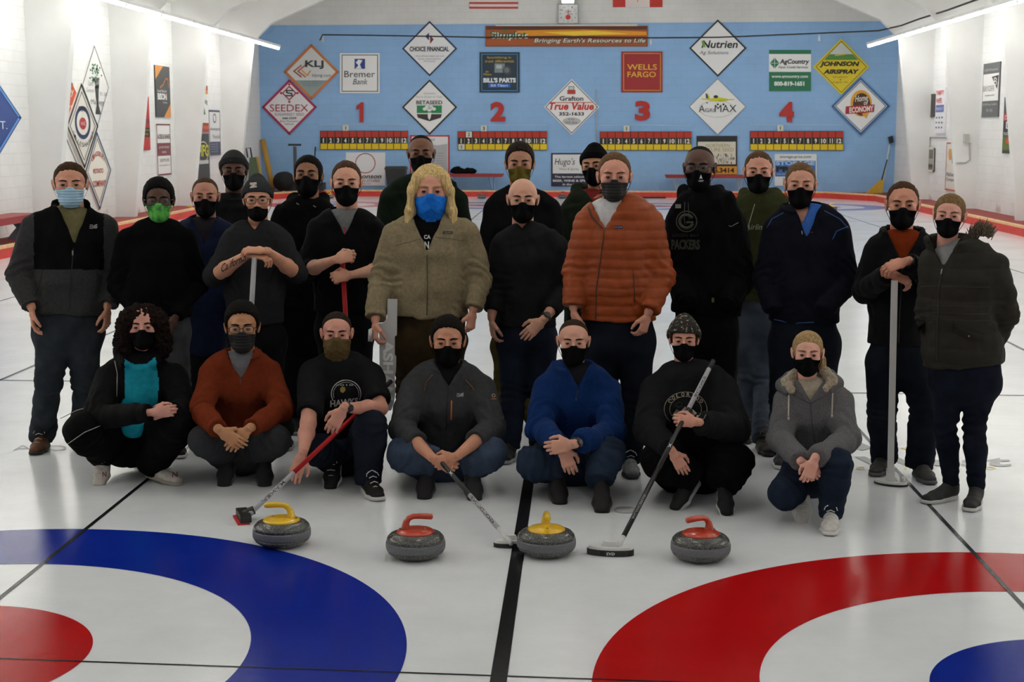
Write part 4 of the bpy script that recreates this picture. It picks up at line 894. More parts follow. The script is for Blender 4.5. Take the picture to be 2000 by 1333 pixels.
# ---------------------------------------------------------------- a person
def arr(o): return np.array(o, float)
class Person:
    def __init__(s, label, Y, head, torso, arms, legs, feet, skin='b07d66', hair='3a2a20', top='151517', topkind='knit', pants='1b1c20', pantskind='denim', fem=False,
                 mask=('cloth', '0d0d0f'), hairdo=('short', 'short', .006), yaw=0, pitch=0, roll=0, sx=1.0, brow=None, beanie=None, glasses=None, eyecol='3a2818',
                 sleeves=(1.0, 1.0), arm_r=(.072, .058, .044), leg_r=(.098, .076, .062), collar=None, vneck=None, under=None, hood=None, hem_cut=True,
                 hands=None, handspec=None, shoecol=('1a1a1c', '9a9a98'), shoekind='trainer', laces=None, matfn=None, topmats=None, disp=None, amp=.008, hip_dy=0.03,
                 thigh_k=.05, pantsmats=None, name='person', undercol=None, crotch=None):
        s.fem = fem; s.hair = hair; s.skin = skin
        h0 = P(head[0], head[2], 1.0)[:2]; n = h0/np.linalg.norm(h0); s.n = arr([n[0], n[1], 0]); s.D = D = Y; s.Y = D*n[1]
        cosp = float(s.n[:2] @ nrm(CF[:2])); s.m = FPX / (D*cosp*cosp)
        base = G(feet[0][0], feet[0][1]) if feet else G(head[0], 900)
        if feet and len(feet) > 1: base = (G(feet[0][0], feet[0][1]) + G(feet[1][0], feet[1][1]))/2
        base = arr([base[0], base[1], 0])
        s.root = thing(name, label, 'person', base)
        s.base = base
        SK = skinm(skin)
        def pt(q):
            d = ray(q[0], q[1]); return CO + d*((D + (q[2] if len(q) > 2 else 0)) / (d @ s.n))
        s.pt = pt; crouch = head[1] > 550; s.crouch = crouch; tsh = .10 if crouch else .14
        def shf(q, k): return (q[0], q[1], (q[2] if len(q) > 2 else 0) + k)
        face = math.degrees(math.atan2(-n[0], n[1])); s.face = face
        # --- head: (cx, top, eye, chin[, dy])
        cx, ty, ey, chy = head[:4]; dy = head[4] if len(head) > 4 else 0
        dy += 0 if crouch else .04; s.H = pt((cx, ey, dy)); sc = (chy - ty) / FPX * (D+dy)*cosp / .246; s.sc = sc
        R = rotm(yaw + face*.85, pitch, roll); s.R = R; S3 = np.array([sx*1.05*sc, sc, sc]); s.S3 = S3
        s.H = s.H + R @ (arr([0, .085, 0])*S3)
        s.hw = lambda V: (np.asarray(V)*S3) @ R.T + s.H
        Hv, Hf = head_mesh(fem)
        body = [(s.hw(Hv), Hf)]
        # --- torso stations: (x, y, halfwidth px, depth m[, dy]) from the neck down
        T = [(pt((t[0], t[1] + (8 if i_ == 0 else 0), (t[4] if len(t) > 4 else 0) + tsh)), t[2]/s.m*(1+tsh/D)*(1.10 if i_ == 1 else 1), t[3]) for i_, t in enumerate(torso)]
        sa, sb = pt(shf(arms[0][0], tsh)), pt(shf(arms[1][0], tsh)); side = nrm((sb - sa)*arr([1, 1, 0])); s.side = side; s.fwd = nrm(np.cross(side, [0, 0, -1])*-1)
        s.fwd = arr([side[1], -side[0], 0]);  s.fwd = s.fwd if s.fwd[1] < 0 else -s.fwd
        s.T = T
        core = []
        for (p, a, d), (q, a2, d2) in zip(T[1:-1], T[2:]): core.append(('u', ecap(p, q, max(.03, a*.7), max(.03, a2*.7), max(.03, d*.7), max(.03, d2*.7), side=side), .03))
        # --- feet
        ank = []; s.shoes = []
        for i, ft in enumerate(feet):
            px, py, fy = ft[:3]; fp = ft[3] if len(ft) > 3 else 0; lift = ft[4] if len(ft) > 4 else 0
            g = G(px, py); fy = fy + face*.6; Rf = rotm(fy, 0, 0) @ rotm(0, fp, 0)
            if fp: pv = arr([0, -.045, 0])
            else: pv = arr([0, -.085, 0])
            sh = 1.0 if not fem else .92
            org = arr([g[0], g[1], lift]) - (rotm(fy, 0, 0) @ (arr([0, -.085, 0])*sh))
            tr = (lambda org, Rf, pv, fy, sh: lambda V: ((np.asarray(V)*sh - pv) @ Rf.T) + rotm(fy) @ pv + org)(org, Rf, pv, fy, sh)
            ank.append(tr([[0, .128, .105]])[0])
            (V1, F1), (V2, F2) = shoe_mesh(shoekind)
            so = part('shoe', tr(V1), F1, mat('shoe_upper', shoecol[0], .7, 0, .3, (40, .15)), s.root)
            part('sole', tr(V2), F2, mat('shoe_sole', shoecol[1], .7), so)
            if laces:
                lb = shoe_laces(); part('laces', tr(lb.V), lb.F, mat('laces', laces, .8), so)
            s.shoes.append((so, (tr(V1), F1)))
        # --- legs
        P0 = T[-1][0]; hw = T[-1][1]
        lg = []
        hipz = pt(crotch) if crotch else P0
        for i, L in enumerate(legs):
            hip = pt(shf(L[0], .0 if crouch else .14)); kn = pt(shf(L[1], .0 if crouch else .12)); an = ank[i] if i < len(ank) else pt(L[2]); lg.append((hip, kn, an))
        s.lg = lg
        for hip, kn, an in lg: core += [('u', ecap(hip, kn, leg_r[0]*.7, leg_r[1]*.7), .02), ('u', ecap(kn, an, leg_r[1]*.7, leg_r[2]*.62), .02)]
        cv, cf = field_mesh(core, .02); body.append((cv, cf))
        # --- arms
        s.arms = []; s.hands = []
        for i, A in enumerate(arms):
            sh_, el, wr = pt(shf((A[0][0], A[0][1]-8, *A[0][2:]), tsh)), pt(shf(A[1], .03 if crouch else .12)), pt(shf(A[2], .0 if crouch else .05)); s.arms.append((sh_, el, wr))
            k = .86 if fem else 1.0
            nh = (handspec is None) or handspec[i] is None; wr = wr + (el-wr)*(.22 if nh else 0)
            body.append(field_mesh([('u', ecap(sh_, el, .052*k, .043*k), 0), ('u', ecap(el, el + (wr-el)*.35, .043*k, .044*k), .02), ('u', ecap(el + (wr-el)*.35, wr, .044*k, .0255*k, .044*k, .023*k), .02)], .0075))
            hs = handspec[i] if handspec else None
            if hs is None: continue
            # (finger direction x, y(down px-like), towards camera, curl, thumb, palm normal)
            fd = CR*hs[0] - arr([0, 0, 1])*hs[1] - arr([0, 1, 0])*hs[2]; pn = CR*hs[5][0] - arr([0, 0, 1])*hs[5][1] - arr([0, 1, 0])*hs[5][2]
            Fv, Nv = frame_from(fd, pn)
            th = np.cross(Fv, Nv) * (1 if i == 0 else -1)
            B = np.stack([Fv, th, -Nv], 1); hv, hf = hand_mesh(hs[3], .3, hs[4])
            hsz = .95*k*(1.0 if not fem else 1.02)
            W = (hv*hsz) @ B.T + wr + Fv*.028
            if np.linalg.det(B) < 0: hf = hf[:, ::-1]
            body.append((W, hf)); s.hands.append((wr, Fv, th, Nv))
        off = 0; VV = []; FF = []
        for v, f in body: VV.append(v); FF.append(np.asarray(f) + off); off += len(v)
        s.bodyV = (np.concatenate(VV), np.concatenate(FF)); s.body = part('body', *s.bodyV, SK, s.root)
        # --- face details
        ev, ef, em = eye_mesh(); nv, nf2 = len(ev)//2, len(ef)//2
        for e_ in (0, 1): part('eye', s.hw(ev[e_*nv:(e_+1)*nv]), ef[e_*nf2:(e_+1)*nf2] - e_*nv, [mat('eye_white', '8f8781', .4), mat('iris', eyecol, .2), mat('pupil', '070707', .15)], s.root, em[e_*nf2:(e_+1)*nf2])
        bvh = BVHTree.FromPolygons([Vector(v) for v in Hv], [list(map(int, f)) for f in Hf]) if ('hb', fem) not in _cache else _cache[('hb', fem)]; _cache[('hb', fem)] = bvh
        bb = MB()
        for sg in (1, -1):
            pts = []
            for u in np.linspace(0, 1, 6):
                x = sg*(.012 + .040*u); z = .019 + .006*math.sin(u*2.6) - .002*u
                h = bvh.ray_cast(Vector((x, -.3, z)), Vector((0, 1, 0)))[0]; y = h[1] if h else -.08
                pts.append((x, y + .0005, z))
            bb.tube(pts, [.0036, .0050, .0050, .0046, .0038, .0020], 6)
        part('eyebrows', s.hw(bb.V), bb.F, hairm(brow or hair), s.root, smooth=True)
        # --- mask
        if mask:
            mv, mf = mask_mesh(mask[0], fem); mm = cloth(mask[1]) if mask[0] != 'surgical' else mat('paper_mask', mask[1], .8)
            if len(mask) > 2: mm = mask[2]
            mo = part('face_mask', s.hw(mv), mf, mm, s.root); s.mask = (s.hw(mv), mf, mo)
            if mask[0] != 'gaiter':
                for sg in (1, -1):
                    b = MB(); b.tube([(sg*.069, -.035, -.034), (sg*.0765, -.015, -.012), (sg*.084, .012, .026), (sg*.088, .03, .012)], .0016, 5)
                    b.tube([(sg*.058, -.03, -.088), (sg*.072, -.01, -.060), (sg*.082, .02, -.036), (sg*.088, .034, -.01)], .0016, 5)
                    part('ear_loop', s.hw(b.V), b.F, mat('strap', 'd8dee0' if mask[1] == 'a3c6dc' else mask[1], .95, 0, .05), mo)
        # --- hair or hat
        if hairdo:
            k = hairdo[0]
            if k == 'short': hv, hf = hair_short(hairdo[2], hairdo[1], *(hairdo[3:]))
            elif k == 'long': hv, hf = hair_long()
            elif k == 'curly': hv, hf = hair_curly()
            elif k == 'back': hv, hf = hair_back(False)
            elif k == 'pony': hv, hf = hair_back(True)
            N = vnormals(hv, hf)
            if k in ('long',): hv = hv + N*(0.0045*vnoise(np.stack([hv[:, 0]*130, hv[:, 1]*130, hv[:, 2]*9], 1)))[:, None]
            elif k in ('back', 'pony'): hv = hv + N*(0.0012*vnoise(np.stack([hv[:, 0]*170, hv[:, 1]*9, hv[:, 2]*20], 1)))[:, None]
            elif k == 'short' and hairdo[2] > .004: hv = hv + N*(0.0022*vnoise(hv*np.array([110, 60, 110])))[:, None]
            s.hairob = part('hair', s.hw(hv), hf, hairm(hair), s.root)
        if beanie:
            bv, bf = beanie_mesh(beanie[1], beanie[2], beanie[3], beanie[4] if len(beanie) > 4 else 0)
            if len(beanie) > 5: 
                N = vnormals(bv, bf); bv = bv + N*(.004*np.abs(vnoise(bv*95)))[:, None]
            bm_ = beanie[0] if not isinstance(beanie[0], str) else cloth(beanie[0])
            s.beanie = part('knit_hat', s.hw(bv), bf, bm_, s.root); s.beanieV = (s.hw(bv), bf)
        if glasses:
            b = MB(); g, gw, gh, round_ = glasses[0], glasses[1], glasses[2], glasses[3]
            for sg in (1, -1):
                pts = []
                for j in range(25):
                    a = 2*math.pi*j/24; c_, s_ = math.cos(a), math.sin(a); e = round_
                    pts.append((sg*.0335 + gw*np.sign(c_)*abs(c_)**e, -.109 + .012*abs(gw*c_ + .0)/.03*0 + .008*max(0, sg*c_), -.002 + gh*np.sign(s_)*abs(s_)**e))
                b.tube(pts, .0019, 6)
                b.tube([(sg*(.0335+gw), -.101, .006), (sg*.074, -.085, .006), (sg*.083, .01, .006)], .0019, 6)
            b.tube([(-.0335+gw, -.109, .003), (0, -.114, .007), (.0335-gw, -.109, .003)], .0019, 6)
            go = part('glasses', s.hw(b.V), b.F, mat('spectacle_frame', g, .35), s.root, smooth=True)
            lens = MB()
            for sg in (1, -1):
                pts = []
                for j in range(24):
                    a = 2*math.pi*j/24; c_, s_ = math.cos(a), math.sin(a); pts.append((sg*.0335 + gw*.97*np.sign(c_)*abs(c_)**round_, -.1085 + .008*max(0, sg*c_), -.002 + gh*.97*np.sign(s_)*abs(s_)**round_))
                lens.add(pts, [list(range(24))])
            lm = bpy.data.materials.get('lens') or bpy.data.materials.new('lens')
            if not lm.use_nodes:
                lm.use_nodes = True; nt = lm.node_tree; nt.nodes.clear(); out = nt.nodes.new('ShaderNodeOutputMaterial'); mx = nt.nodes.new('ShaderNodeMixShader'); tr_ = nt.nodes.new('ShaderNodeBsdfTransparent'); gl = nt.nodes.new('ShaderNodeBsdfGlossy')
                gl.inputs['Roughness'].default_value = .02; mx.inputs[0].default_value = .05; nt.links.new(tr_.outputs[0], mx.inputs[1]); nt.links.new(gl.outputs[0], mx.inputs[2]); nt.links.new(mx.outputs[0], out.inputs[0])
            part('lenses', s.hw(lens.V), lens.F, lm, go)
        # --- trousers
        ops = []
        hp = T[-1]
        up = T[-2] if len(T) > 1 else T[-1]
        belt = hp[0] + (up[0]-hp[0])*.15
        if legs:
            hipc = (lg[0][0] + lg[1][0])/2 if len(lg) > 1 else lg[0][0]
            ops.append(('u', ecap(belt, hipc, hp[1]*.90, hp[1]*.92, hp[2]*.90, hp[2]*.92, side=side), 0))
            for (hip, kn, an) in lg:
                ops.append(('u', ecap(hip, kn, leg_r[0], leg_r[1]), thigh_k))
                e = an + nrm(an - kn)*(.05 if not fem or crouch else .02); mid = kn + (an-kn)*.35
                rc = leg_r[3] if len(leg_r) > 3 else leg_r[1]*.98
                ops.append(('u', ecap(kn, mid, leg_r[1], rc), .02)); ops.append(('u', ecap(mid, e, rc, leg_r[2], flat1=True), .02))
            V, F = field_mesh(ops, .010); V = s.folds(V, F, amp*.9, [(k_, a_) for _, k_, a_ in lg], [(h_, k_) for h_, k_, _ in lg])
            po = part('trousers', V, F, pantsmats or cloth(pants, pantskind), s.root); s.pants = (V, F)
        # --- top
        ops = []
        for i, ((p, a, d), (q, a2, d2)) in enumerate(zip(T[:-1], T[1:])):
            last = i == len(T) - 2
            ops.append(('u', ecap(p, q, a, a2, d, d2, side=side, flat1=last and hem_cut, flat0=i == 0), .025 if i else 0))
        for i, (sh_, el, wr) in enumerate(s.arms):
            f = sleeves[i] if isinstance(sleeves, (list, tuple)) else sleeves
            if f <= .5:
                e = sh_ + (el-sh_)*f*2; ops.append(('u', ecap(sh_, e, arm_r[0], arm_r[1]*1.05, flat1=True), .045))
            else:
                ops.append(('u', ecap(sh_, el, arm_r[0], arm_r[1]), .045)); g = (f-.5)*2; e = el + (wr-el)*g
                ops.append(('u', ecap(el, e, arm_r[1], arm_r[1] + (arm_r[2]-arm_r[1])*g, flat1=True), .02))
        neck = T[0][0]
        if collar:                                          # (height, radius, flare, thickness)
            ch, cr, fl, ct = collar[:4]; tilt = s.fwd*.018
            c0 = s.hw([[0, .042, -.175]])[0]; c0 = arr([c0[0]*.6+neck[0]*.4, c0[1]*.6+neck[1]*.4, neck[2] - .01])
            ops.append(('u', ecap(c0 - arr([0, 0, .03]), c0 + arr([0, 0, ch]) + tilt, cr, cr+fl, cr*.95, (cr+fl)*.95, side=side, hollow=ct), .012))
        if hood:
            c0 = neck; bk = -s.fwd
            for sg in (1, -1):
                ops.append(('u', ecap(c0 + side*sg*.085 + s.fwd*.035 + arr([0, 0, -.015]), c0 + side*sg*.095 + bk*.055 + arr([0, 0, .045]), .026, .038), .03))
                ops.append(('u', ecap(c0 + side*sg*.095 + bk*.055 + arr([0, 0, .045]), c0 + bk*.12 + arr([0, 0, .03]), .038, .05), .03))
        if vneck:                                           # (x, y, halfwidth px at neck) tip pixel of the opening
            tip = pt(vneck[:2]); wid = vneck[2]/s.m; top_z = neck[2] + .03; H_ = max(.02, top_z - tip[2]); sl = wid/H_
            cs = 1/math.sqrt(1+sl*sl); nk = s.hw([[0, .03, -.18]])[0]; fw = s.fwd; sd = side
            def vcut(X, Yy, Z, tip=tip, nk=nk, fw=fw, sd=sd, sl=sl, cs=cs):
                u = (X-tip[0])*sd[0] + (Yy-tip[1])*sd[1]
                w = -((X-nk[0])*fw[0] + (Yy-nk[1])*fw[1])
                return np.maximum((np.abs(u) - sl*(Z - tip[2]))*cs, w + 0.0)
            ops.append(('s', vcut, .004))
        r0 = T[0][1]
        V, F = field_mesh(ops, .0085); V = s.folds(V, F, amp, [(e_, w_) for _, e_, w_ in s.arms], [(a_, e_) for a_, e_, _ in s.arms], quilt=disp)
        tm = topmats or [cloth(top, topkind)]; midx = None
        if matfn is not None:
            c = V[F].mean(1); pj = s.project(c); midx = matfn(c, pj, s)
        s.top = part('jacket' if collar or hood else 'sweater', V, F, tm, s.root, midx); s.topV = (V, F)
        if under:                                           # an inner shirt seen in the neck opening
            uo = []
            for i, ((p, a, d), (q, a2, d2)) in enumerate(zip(T[:2], T[1:3])): uo.append(('u', ecap(p + s.fwd*.0, q, max(.05, a-.017), a2-.018, max(.04, d-.016), d2-.018, side=side, flat0=i == 0), .02))
            nk = s.hw([[0, .045, -.175]])[0]; nk = arr([nk[0], nk[1], neck[2]-.01])
            uo.append(('u', ecap(nk - arr([0, 0, .05]), nk + arr([0, 0, under[1] - .04]) + s.fwd*.005, .074, .068, .074, .068, flat1=True, side=side), .02))
            if len(under) > 2: uo.append(('s', ecap(nk + s.fwd*.075 + arr([0, 0, -.035]), nk + s.fwd*.10 + arr([0, 0, .1]), .035, .07, .06, .06), .004))
            V, F = field_mesh(uo, .0085); s.underV = (V, F); s.under = part('undershirt', V, F, cloth(under[0]), s.root)
        s._bv = {}
    def project(s, V):
        d = V - CO; z = d @ CF; return np.stack([1000 + FPX*(d @ CR)/z, 666.5 - FPX*(d @ CU)/z], 1)
    def folds(s, V, F, amp, rings, limbs, quilt=None):
        if not len(V): return V
        N = vnormals(V, F); d = amp*vnoise(V*np.array([13, 13, 7]) + 3) + amp*.6*vnoise(V*np.array([26, 26, 15]) + 11)
        for a, b in rings:                                  # creases round the joint and along the lower limb
            ax = b - a; L = np.linalg.norm(ax); ax = ax/L; w = (V - a) @ ax; rad = np.linalg.norm((V - a) - w[:, None]*ax, axis=1)
            m = np.clip(1 - np.abs(w)/(.14), 0, 1) * (rad < .16) + .45*np.clip((w - L*.55)/(L*.3), 0, 1)*(rad < .13)*(w < L + .06)
            d = d + amp*.55*m*np.sin(w*130 + 3.2*vnoise(V*14))
        if quilt:
            per, qa = quilt
            d = d + qa*(np.sqrt(np.abs(np.sin(V[:, 2]*math.pi/per + .35*vnoise(V*9)))) - .75)
        return V + N*d[:, None]
    def bvh_of(s, VF):
        k = id(VF)
        if k not in s._bv: s._bv[k] = BVHTree.FromPolygons([Vector(v) for v in VF[0]], [list(map(int, f)) for f in VF[1]])
        return s._bv[k]
    def onto(s, VF, pts, off=.004):
        """points of the garment surface as the photograph shows them"""
        b = s.bvh_of(VF); out = []; last = None
        for px, py in pts:
            d = ray(px, py); h = b.ray_cast(Vector(CO), Vector(nrm(d)))
            if h[0] is not None: p = np.array(h[0]) - nrm(d)*off; last = p
            else:
                p = (CO + d*((last - CO) @ CF)) if last is not None else P(px, py, s.Y-.15)
            out.append(p)
        return out
    def text(s, VF, t, x0, y0, x1, y1, col, bold=0.0, shear=0.0, name='lettering', parent=None, slope=0.0, rough=.8, arc=0.0):
        V, F = text_mesh(t, bold, shear)
        pts = [(x0+(x1-x0)*u, y1+(y0-y1)*v + slope*(u-.5) + arc*(2*u-1)**2) for u, v in V]
        return part(name, s.onto(VF, pts), F, mat('print', col, rough), parent or s.top, smooth=False)
    def patch(s, VF, pts, col, name='logo', parent=None, off=.004, n=6):
        """a filled outline laid on the garment, cut into a fan that follows the surface"""
        c = np.mean(arr(pts), 0); V = [tuple(c)]; F = []; k = len(pts)
        for r in range(1, n+1):
            for p in pts: V.append(tuple(c + (arr(p)-c)*r/n))
        for i in range(k):
            F.append([0, 1+i, 1+(i+1) % k])
            for r in range(n-1): F.append([1+r*k+i, 1+(r+1)*k+i, 1+(r+1)*k+(i+1) % k, 1+r*k+(i+1) % k])
        m = col if not isinstance(col, str) else mat('print', col, .8)
        return part(name, s.onto(VF, V, off), F, m, parent or s.top, smooth=True)
    def stroke(s, VF, pts, r, col, name='zip', parent=None, off=.001, metal=0, rough=.5):
        q = []
        for a, b in zip(pts[:-1], pts[1:]):
            n = max(2, int(math.hypot(b[0]-a[0], b[1]-a[1])/5))
            q += [(a[0]+(b[0]-a[0])*i/n, a[1]+(b[1]-a[1])*i/n) for i in range(n)]
        q.append(pts[-1]); b = MB(); b.tube(s.onto(VF, q, off), r, 5)
        return b.build(name, mat('trim_'+name, col, rough, metal), parent or s.top, smooth=True)
    def ring(s, VF, cx, cy, rx, ry, r, col, name='logo', a0=0, a1=360, parent=None):
        n = 20; pts = [(cx+rx*math.cos(math.radians(a0+(a1-a0)*i/n)), cy+ry*math.sin(math.radians(a0+(a1-a0)*i/n))) for i in range(n+1)]
        b = MB(); b.tube(s.onto(VF, pts, .001), r, 5); return b.build(name, mat('print', col, .8), parent or s.top, smooth=True)
    def watch(s, i, t=.0, col='101012', face='2c2c30', r=.029):
        wr, Fv, th, Nv = s.hands[i]; sh_, el, w = s.arms[i]; ax = nrm(w - el); c = w - ax*(.02 + t)
        b = MB(); u = nrm(np.cross(ax, Nv)); v = np.cross(ax, u); pts = [c + (u*math.cos(2*math.pi*j/16) + v*math.sin(2*math.pi*j/16))*r for j in range(17)]
        for k in (-1, 0, 1): b.tube([p + ax*.006*k for p in pts], .0045, 5)
        o = b.build('watch_strap', mat('watch_band', col, .5), s.root, smooth=True)
        b = MB(); n = -Nv; n = nrm(n - ax*(n @ ax)); toc = nrm(CO - c); toc = nrm(toc - ax*(toc @ ax)); n = nrm(n + toc*1.0); u2 = nrm(np.cross(ax, n)); q = c + n*r
        ring_ = lambda R_, h: [q + n*h + (ax*math.cos(2*math.pi*j/16) + u2*math.sin(2*math.pi*j/16))*R_ for j in range(16)]
        b.prism(ring_(.020, -.004), ring_(.019, .007)); fo = b.build('watch_case', mat('watch_case', col, .35), o); b = MB(); b.add(ring_(.015, .008), [list(range(16))]); b.build('watch_dial', mat('watch_dial', face, .3), o)
# ---------------------------------------------------------------- the cast
def inpoly(pj, poly):
    x, y = pj[:, 0], pj[:, 1]; r = np.zeros(len(x), bool); n = len(poly)
    for i in range(n):
        (x0, y0), (x1, y1) = poly[i], poly[(i+1) % n]
        c = ((y0 > y) != (y1 > y)) & (x < (x1-x0)*(y-y0)/((y1-y0) + 1e-9) + x0); r ^= c
    return r
DA = (0.05, 1, .05, 35, .6, (1, 0, -.3)); DB = (-0.05, 1, .05, 35, .6, (-1, 0, -.3))
BLK = '121214'
# 1
p1 = Person('man in a black and grey fleece jacket and pale blue paper mask', 9.35, (136, 326, 361, 411),
    [(134, 402, 24, .075), (134, 427, 52, .10), (135, 470, 68, .13), (134, 545, 68, .135), (131, 612, 77, .135)],
    [[(70, 452), (36, 535, .05), (62, 602, -.02)], [(203, 452), (224, 540, .06), (210, 600, .0)]],
    [[(104, 650), (95, 745, -.03)], [(163, 650), (168, 745, 0)]], [(68, 890, -6), (168, 882, 12)],
    skin='b9826a', hair='42301f', top='343435', topkind='fleece', pants='2d3238', mask=('surgical', 'a3c6dc'), hairdo=('short', 'short', .006, 0, .004), sx=1.08,
    sleeves=(.97, .97), arm_r=(.082, .078, .058), leg_r=(.11, .080, .080, .076), collar=(.050, .088, .022, .010), vneck=(146, 478, 32), under=('6e6849', .045),
    handspec=[DA, DB], shoecol=('5a3a28', '1c1c1c'), shoekind='boot', laces='b8b0a0', matfn=lambda c, pj, s: np.where((pj[:, 1] < 527) & (pj[:, 0] > 66) & (pj[:, 0] < 203), 1, 0), topmats=[cloth('363637', 'fleece'), cloth('0f0f11', 'knit')], amp=.009)
# 2
p2 = Person('person in a plain black sweatshirt with a green mask and glasses', 9.15, (309, 352, 393, 433),
    [(309, 434, 22, .07), (309, 455, 50, .10), (308, 500, 62, .13), (308, 560, 64, .14), (310, 618, 64, .14)],
    [[(250, 478), (228, 555, .05), (272, 618, -.05)], [(364, 478), (388, 555, .05), (345, 618, -.05)]],
    [[(288, 650), (283, 750)], [(338, 650), (348, 750)]], [(268, 902, -10), (352, 897, 10)],
    skin='4a2f22', hair='0c0b0b', top='0b0b0c', pants='45474a', mask=('cloth', '4fae3c', mat('green_mask', '4fae3c', .8, noise=(28, '2f6f38', .45, .62))), hairdo=('short', 'fem', .014, 0, .012),
    glasses=('161412', .027, .021, .55), handspec=[None, (-.6, .8, .1, 30, .6, (0, 0, -1))], shoecol=('17171a', 'cfcdc6'), shoekind='canvas', laces='d8d6d0', fem=True, eyecol='1c120c')
# 3
p3 = Person('balding man in a navy jacket standing behind the person in the green mask', 9.8, (400, 349, 385, 424),
    [(400, 428, 20, .07), (400, 447, 44, .10), (400, 490, 54, .12), (400, 580, 52, .12), (400, 690, 50, .12)],
    [[(358, 465), (345, 545), (350, 620)], [(442, 465), (452, 545), (450, 620)]],
    [[(384, 710), (384, 790)], [(422, 710), (422, 790)]], [(384, 848, 0), (424, 848, 0)],
    skin='a87460', hair='4a3a2c', top='121a33', topkind='shell', pants='0f1013', hairdo=('short', 'high', .004, .03), brow='5a4632', collar=(.04, .078, .02, .008), vneck=(400, 480, 24), under=('2a262a', .02), shoecol=('141416', '2a2a2c'))
# 4
p4 = Person('tall man in a dark patterned beanie standing at the back by the left wall', 10.5, (456, 302, 334, 373),
    [(456, 384, 20, .07), (456, 402, 44, .10), (458, 450, 54, .12), (458, 560, 52, .12), (458, 640, 50, .12)],
    [[(414, 420), (404, 500), (410, 570)], [(500, 420), (510, 500), (505, 570)]],
    [[(440, 650), (440, 740)], [(476, 650), (476, 740)]], [(440, 812, 0), (476, 812, 0)],
    skin='4e3024', hair='0c0b0b', top='0f0f11', topkind='shell', pants='121214', hairdo=None, beanie=(mat('patterned_knit', '0c0d0f', .95, noise=(55, 'a8b4b8', .70, .76)), .014, .0, True), brow='120d0a', collar=(.045, .08, .02, .008), eyecol='1c120c')
# 5
p5 = Person('man in a charcoal beanie and glasses leaning both hands on a curling broom', 9.0, (502, 360, 391, 437),
    [(504, 440, 23, .07), (502, 460, 52, .10), (499, 510, 60, .13), (498, 570, 58, .13), (500, 632, 56, .13)],
    [[(450, 485), (418, 540, -.05), (484, 497, -.24)], [(552, 485), (580, 535, -.05), (520, 490, -.27)]],
    [[(478, 665), (478, 765)], [(528, 665), (530, 765)]], [(484, 890, -6), (560, 882, 8)],
    skin='b98468', hair='1d1510', top='262729', pants='111216', hairdo=None, beanie=('303134', .014, .028, True, .015), brow='1d1510', glasses=('1a1512', .028, .020, .6), sleeves=(.56, .56), arm_r=(.066, .060, .052),
    mask=('low', '0b0b0d'), vneck=(498, 452, 9), handspec=[(1, .15, .1, 55, .8, (0, .9, -.3)), (-1, -.05, .1, 50, .8, (0, .9, -.4))])
# 6
p6 = Person('man in a black hoodie with short curly hair and chin raised', 9.75, (598, 308, 341, 386),
    [(602, 395, 23, .075), (600, 413, 50, .11), (598, 460, 60, .13), (597, 560, 58, .13), (597, 690, 56, .13)],
    [[(550, 438), (532, 520), (545, 600)], [(650, 438), (666, 520), (650, 600)]],
    [[(575, 700), (572, 780)], [(618, 700), (620, 780)]], [(572, 851, -6), (622, 850, 8)],
    skin='80563d', hair='141010', top='0c0c0d', pants='0e0e10', hairdo=('short', 'fem', .010, 0, .010), pitch=-10, yaw=-6, hood=True, eyecol='1c120c')
# 7
p7 = Person('man in a black quarter zip pullover gripping a red broom in front of him', 9.25, (676, 323, 358, 406),
    [(678, 412, 23, .07), (678, 432, 52, .10), (677, 480, 64, .13), (675, 550, 60, .13), (673, 608, 60, .13)],
    [[(624, 458), (596, 530, -.02), (652, 508, -.27)], [(732, 458), (752, 525, -.02), (688, 537, -.27)]],
    [[(648, 645), (648, 750)], [(700, 645), (700, 750)]], [(650, 878, -4), (712, 878, 6)],
    skin='c08c74', hair='4e3a2a', top='0e0e10', topkind='fleece', pants='101114', hairdo=('short', 'high', .006, .012, .006), sleeves=(.64, .64), arm_r=(.072, .064, .050), collar=(.035, .082, .022, .009), vneck=(673, 462, 26), under=('77797b', .035),
    handspec=[(1, -.25, .1, 78, .9, (.1, .3, -1)), (-1, .15, .1, 78, .9, (-.1, .3, -1))])
# 8
p8 = Person('tall man with cropped hair in a dark green short sleeved shirt at the back', 10.1, (822, 267, 300, 340),
    [(822, 350, 25, .075), (824, 368, 60, .11), (828, 420, 72, .14), (828, 560, 64, .14), (828, 640, 60, .13)],
    [[(764, 400), (748, 470), (758, 545)], [(892, 400), (908, 470), (900, 545)]],
    [[(800, 660), (800, 750)], [(855, 660), (855, 750)]], [(800, 828, 0), (856, 828, 0)],
    skin='6a4632', hair='120e0d', top='182019', pants='121214', hairdo=('short', 'high', .0022), sleeves=(.36, .36), arm_r=(.074, .066, .05), handspec=[DA, DB], eyecol='1c120c')
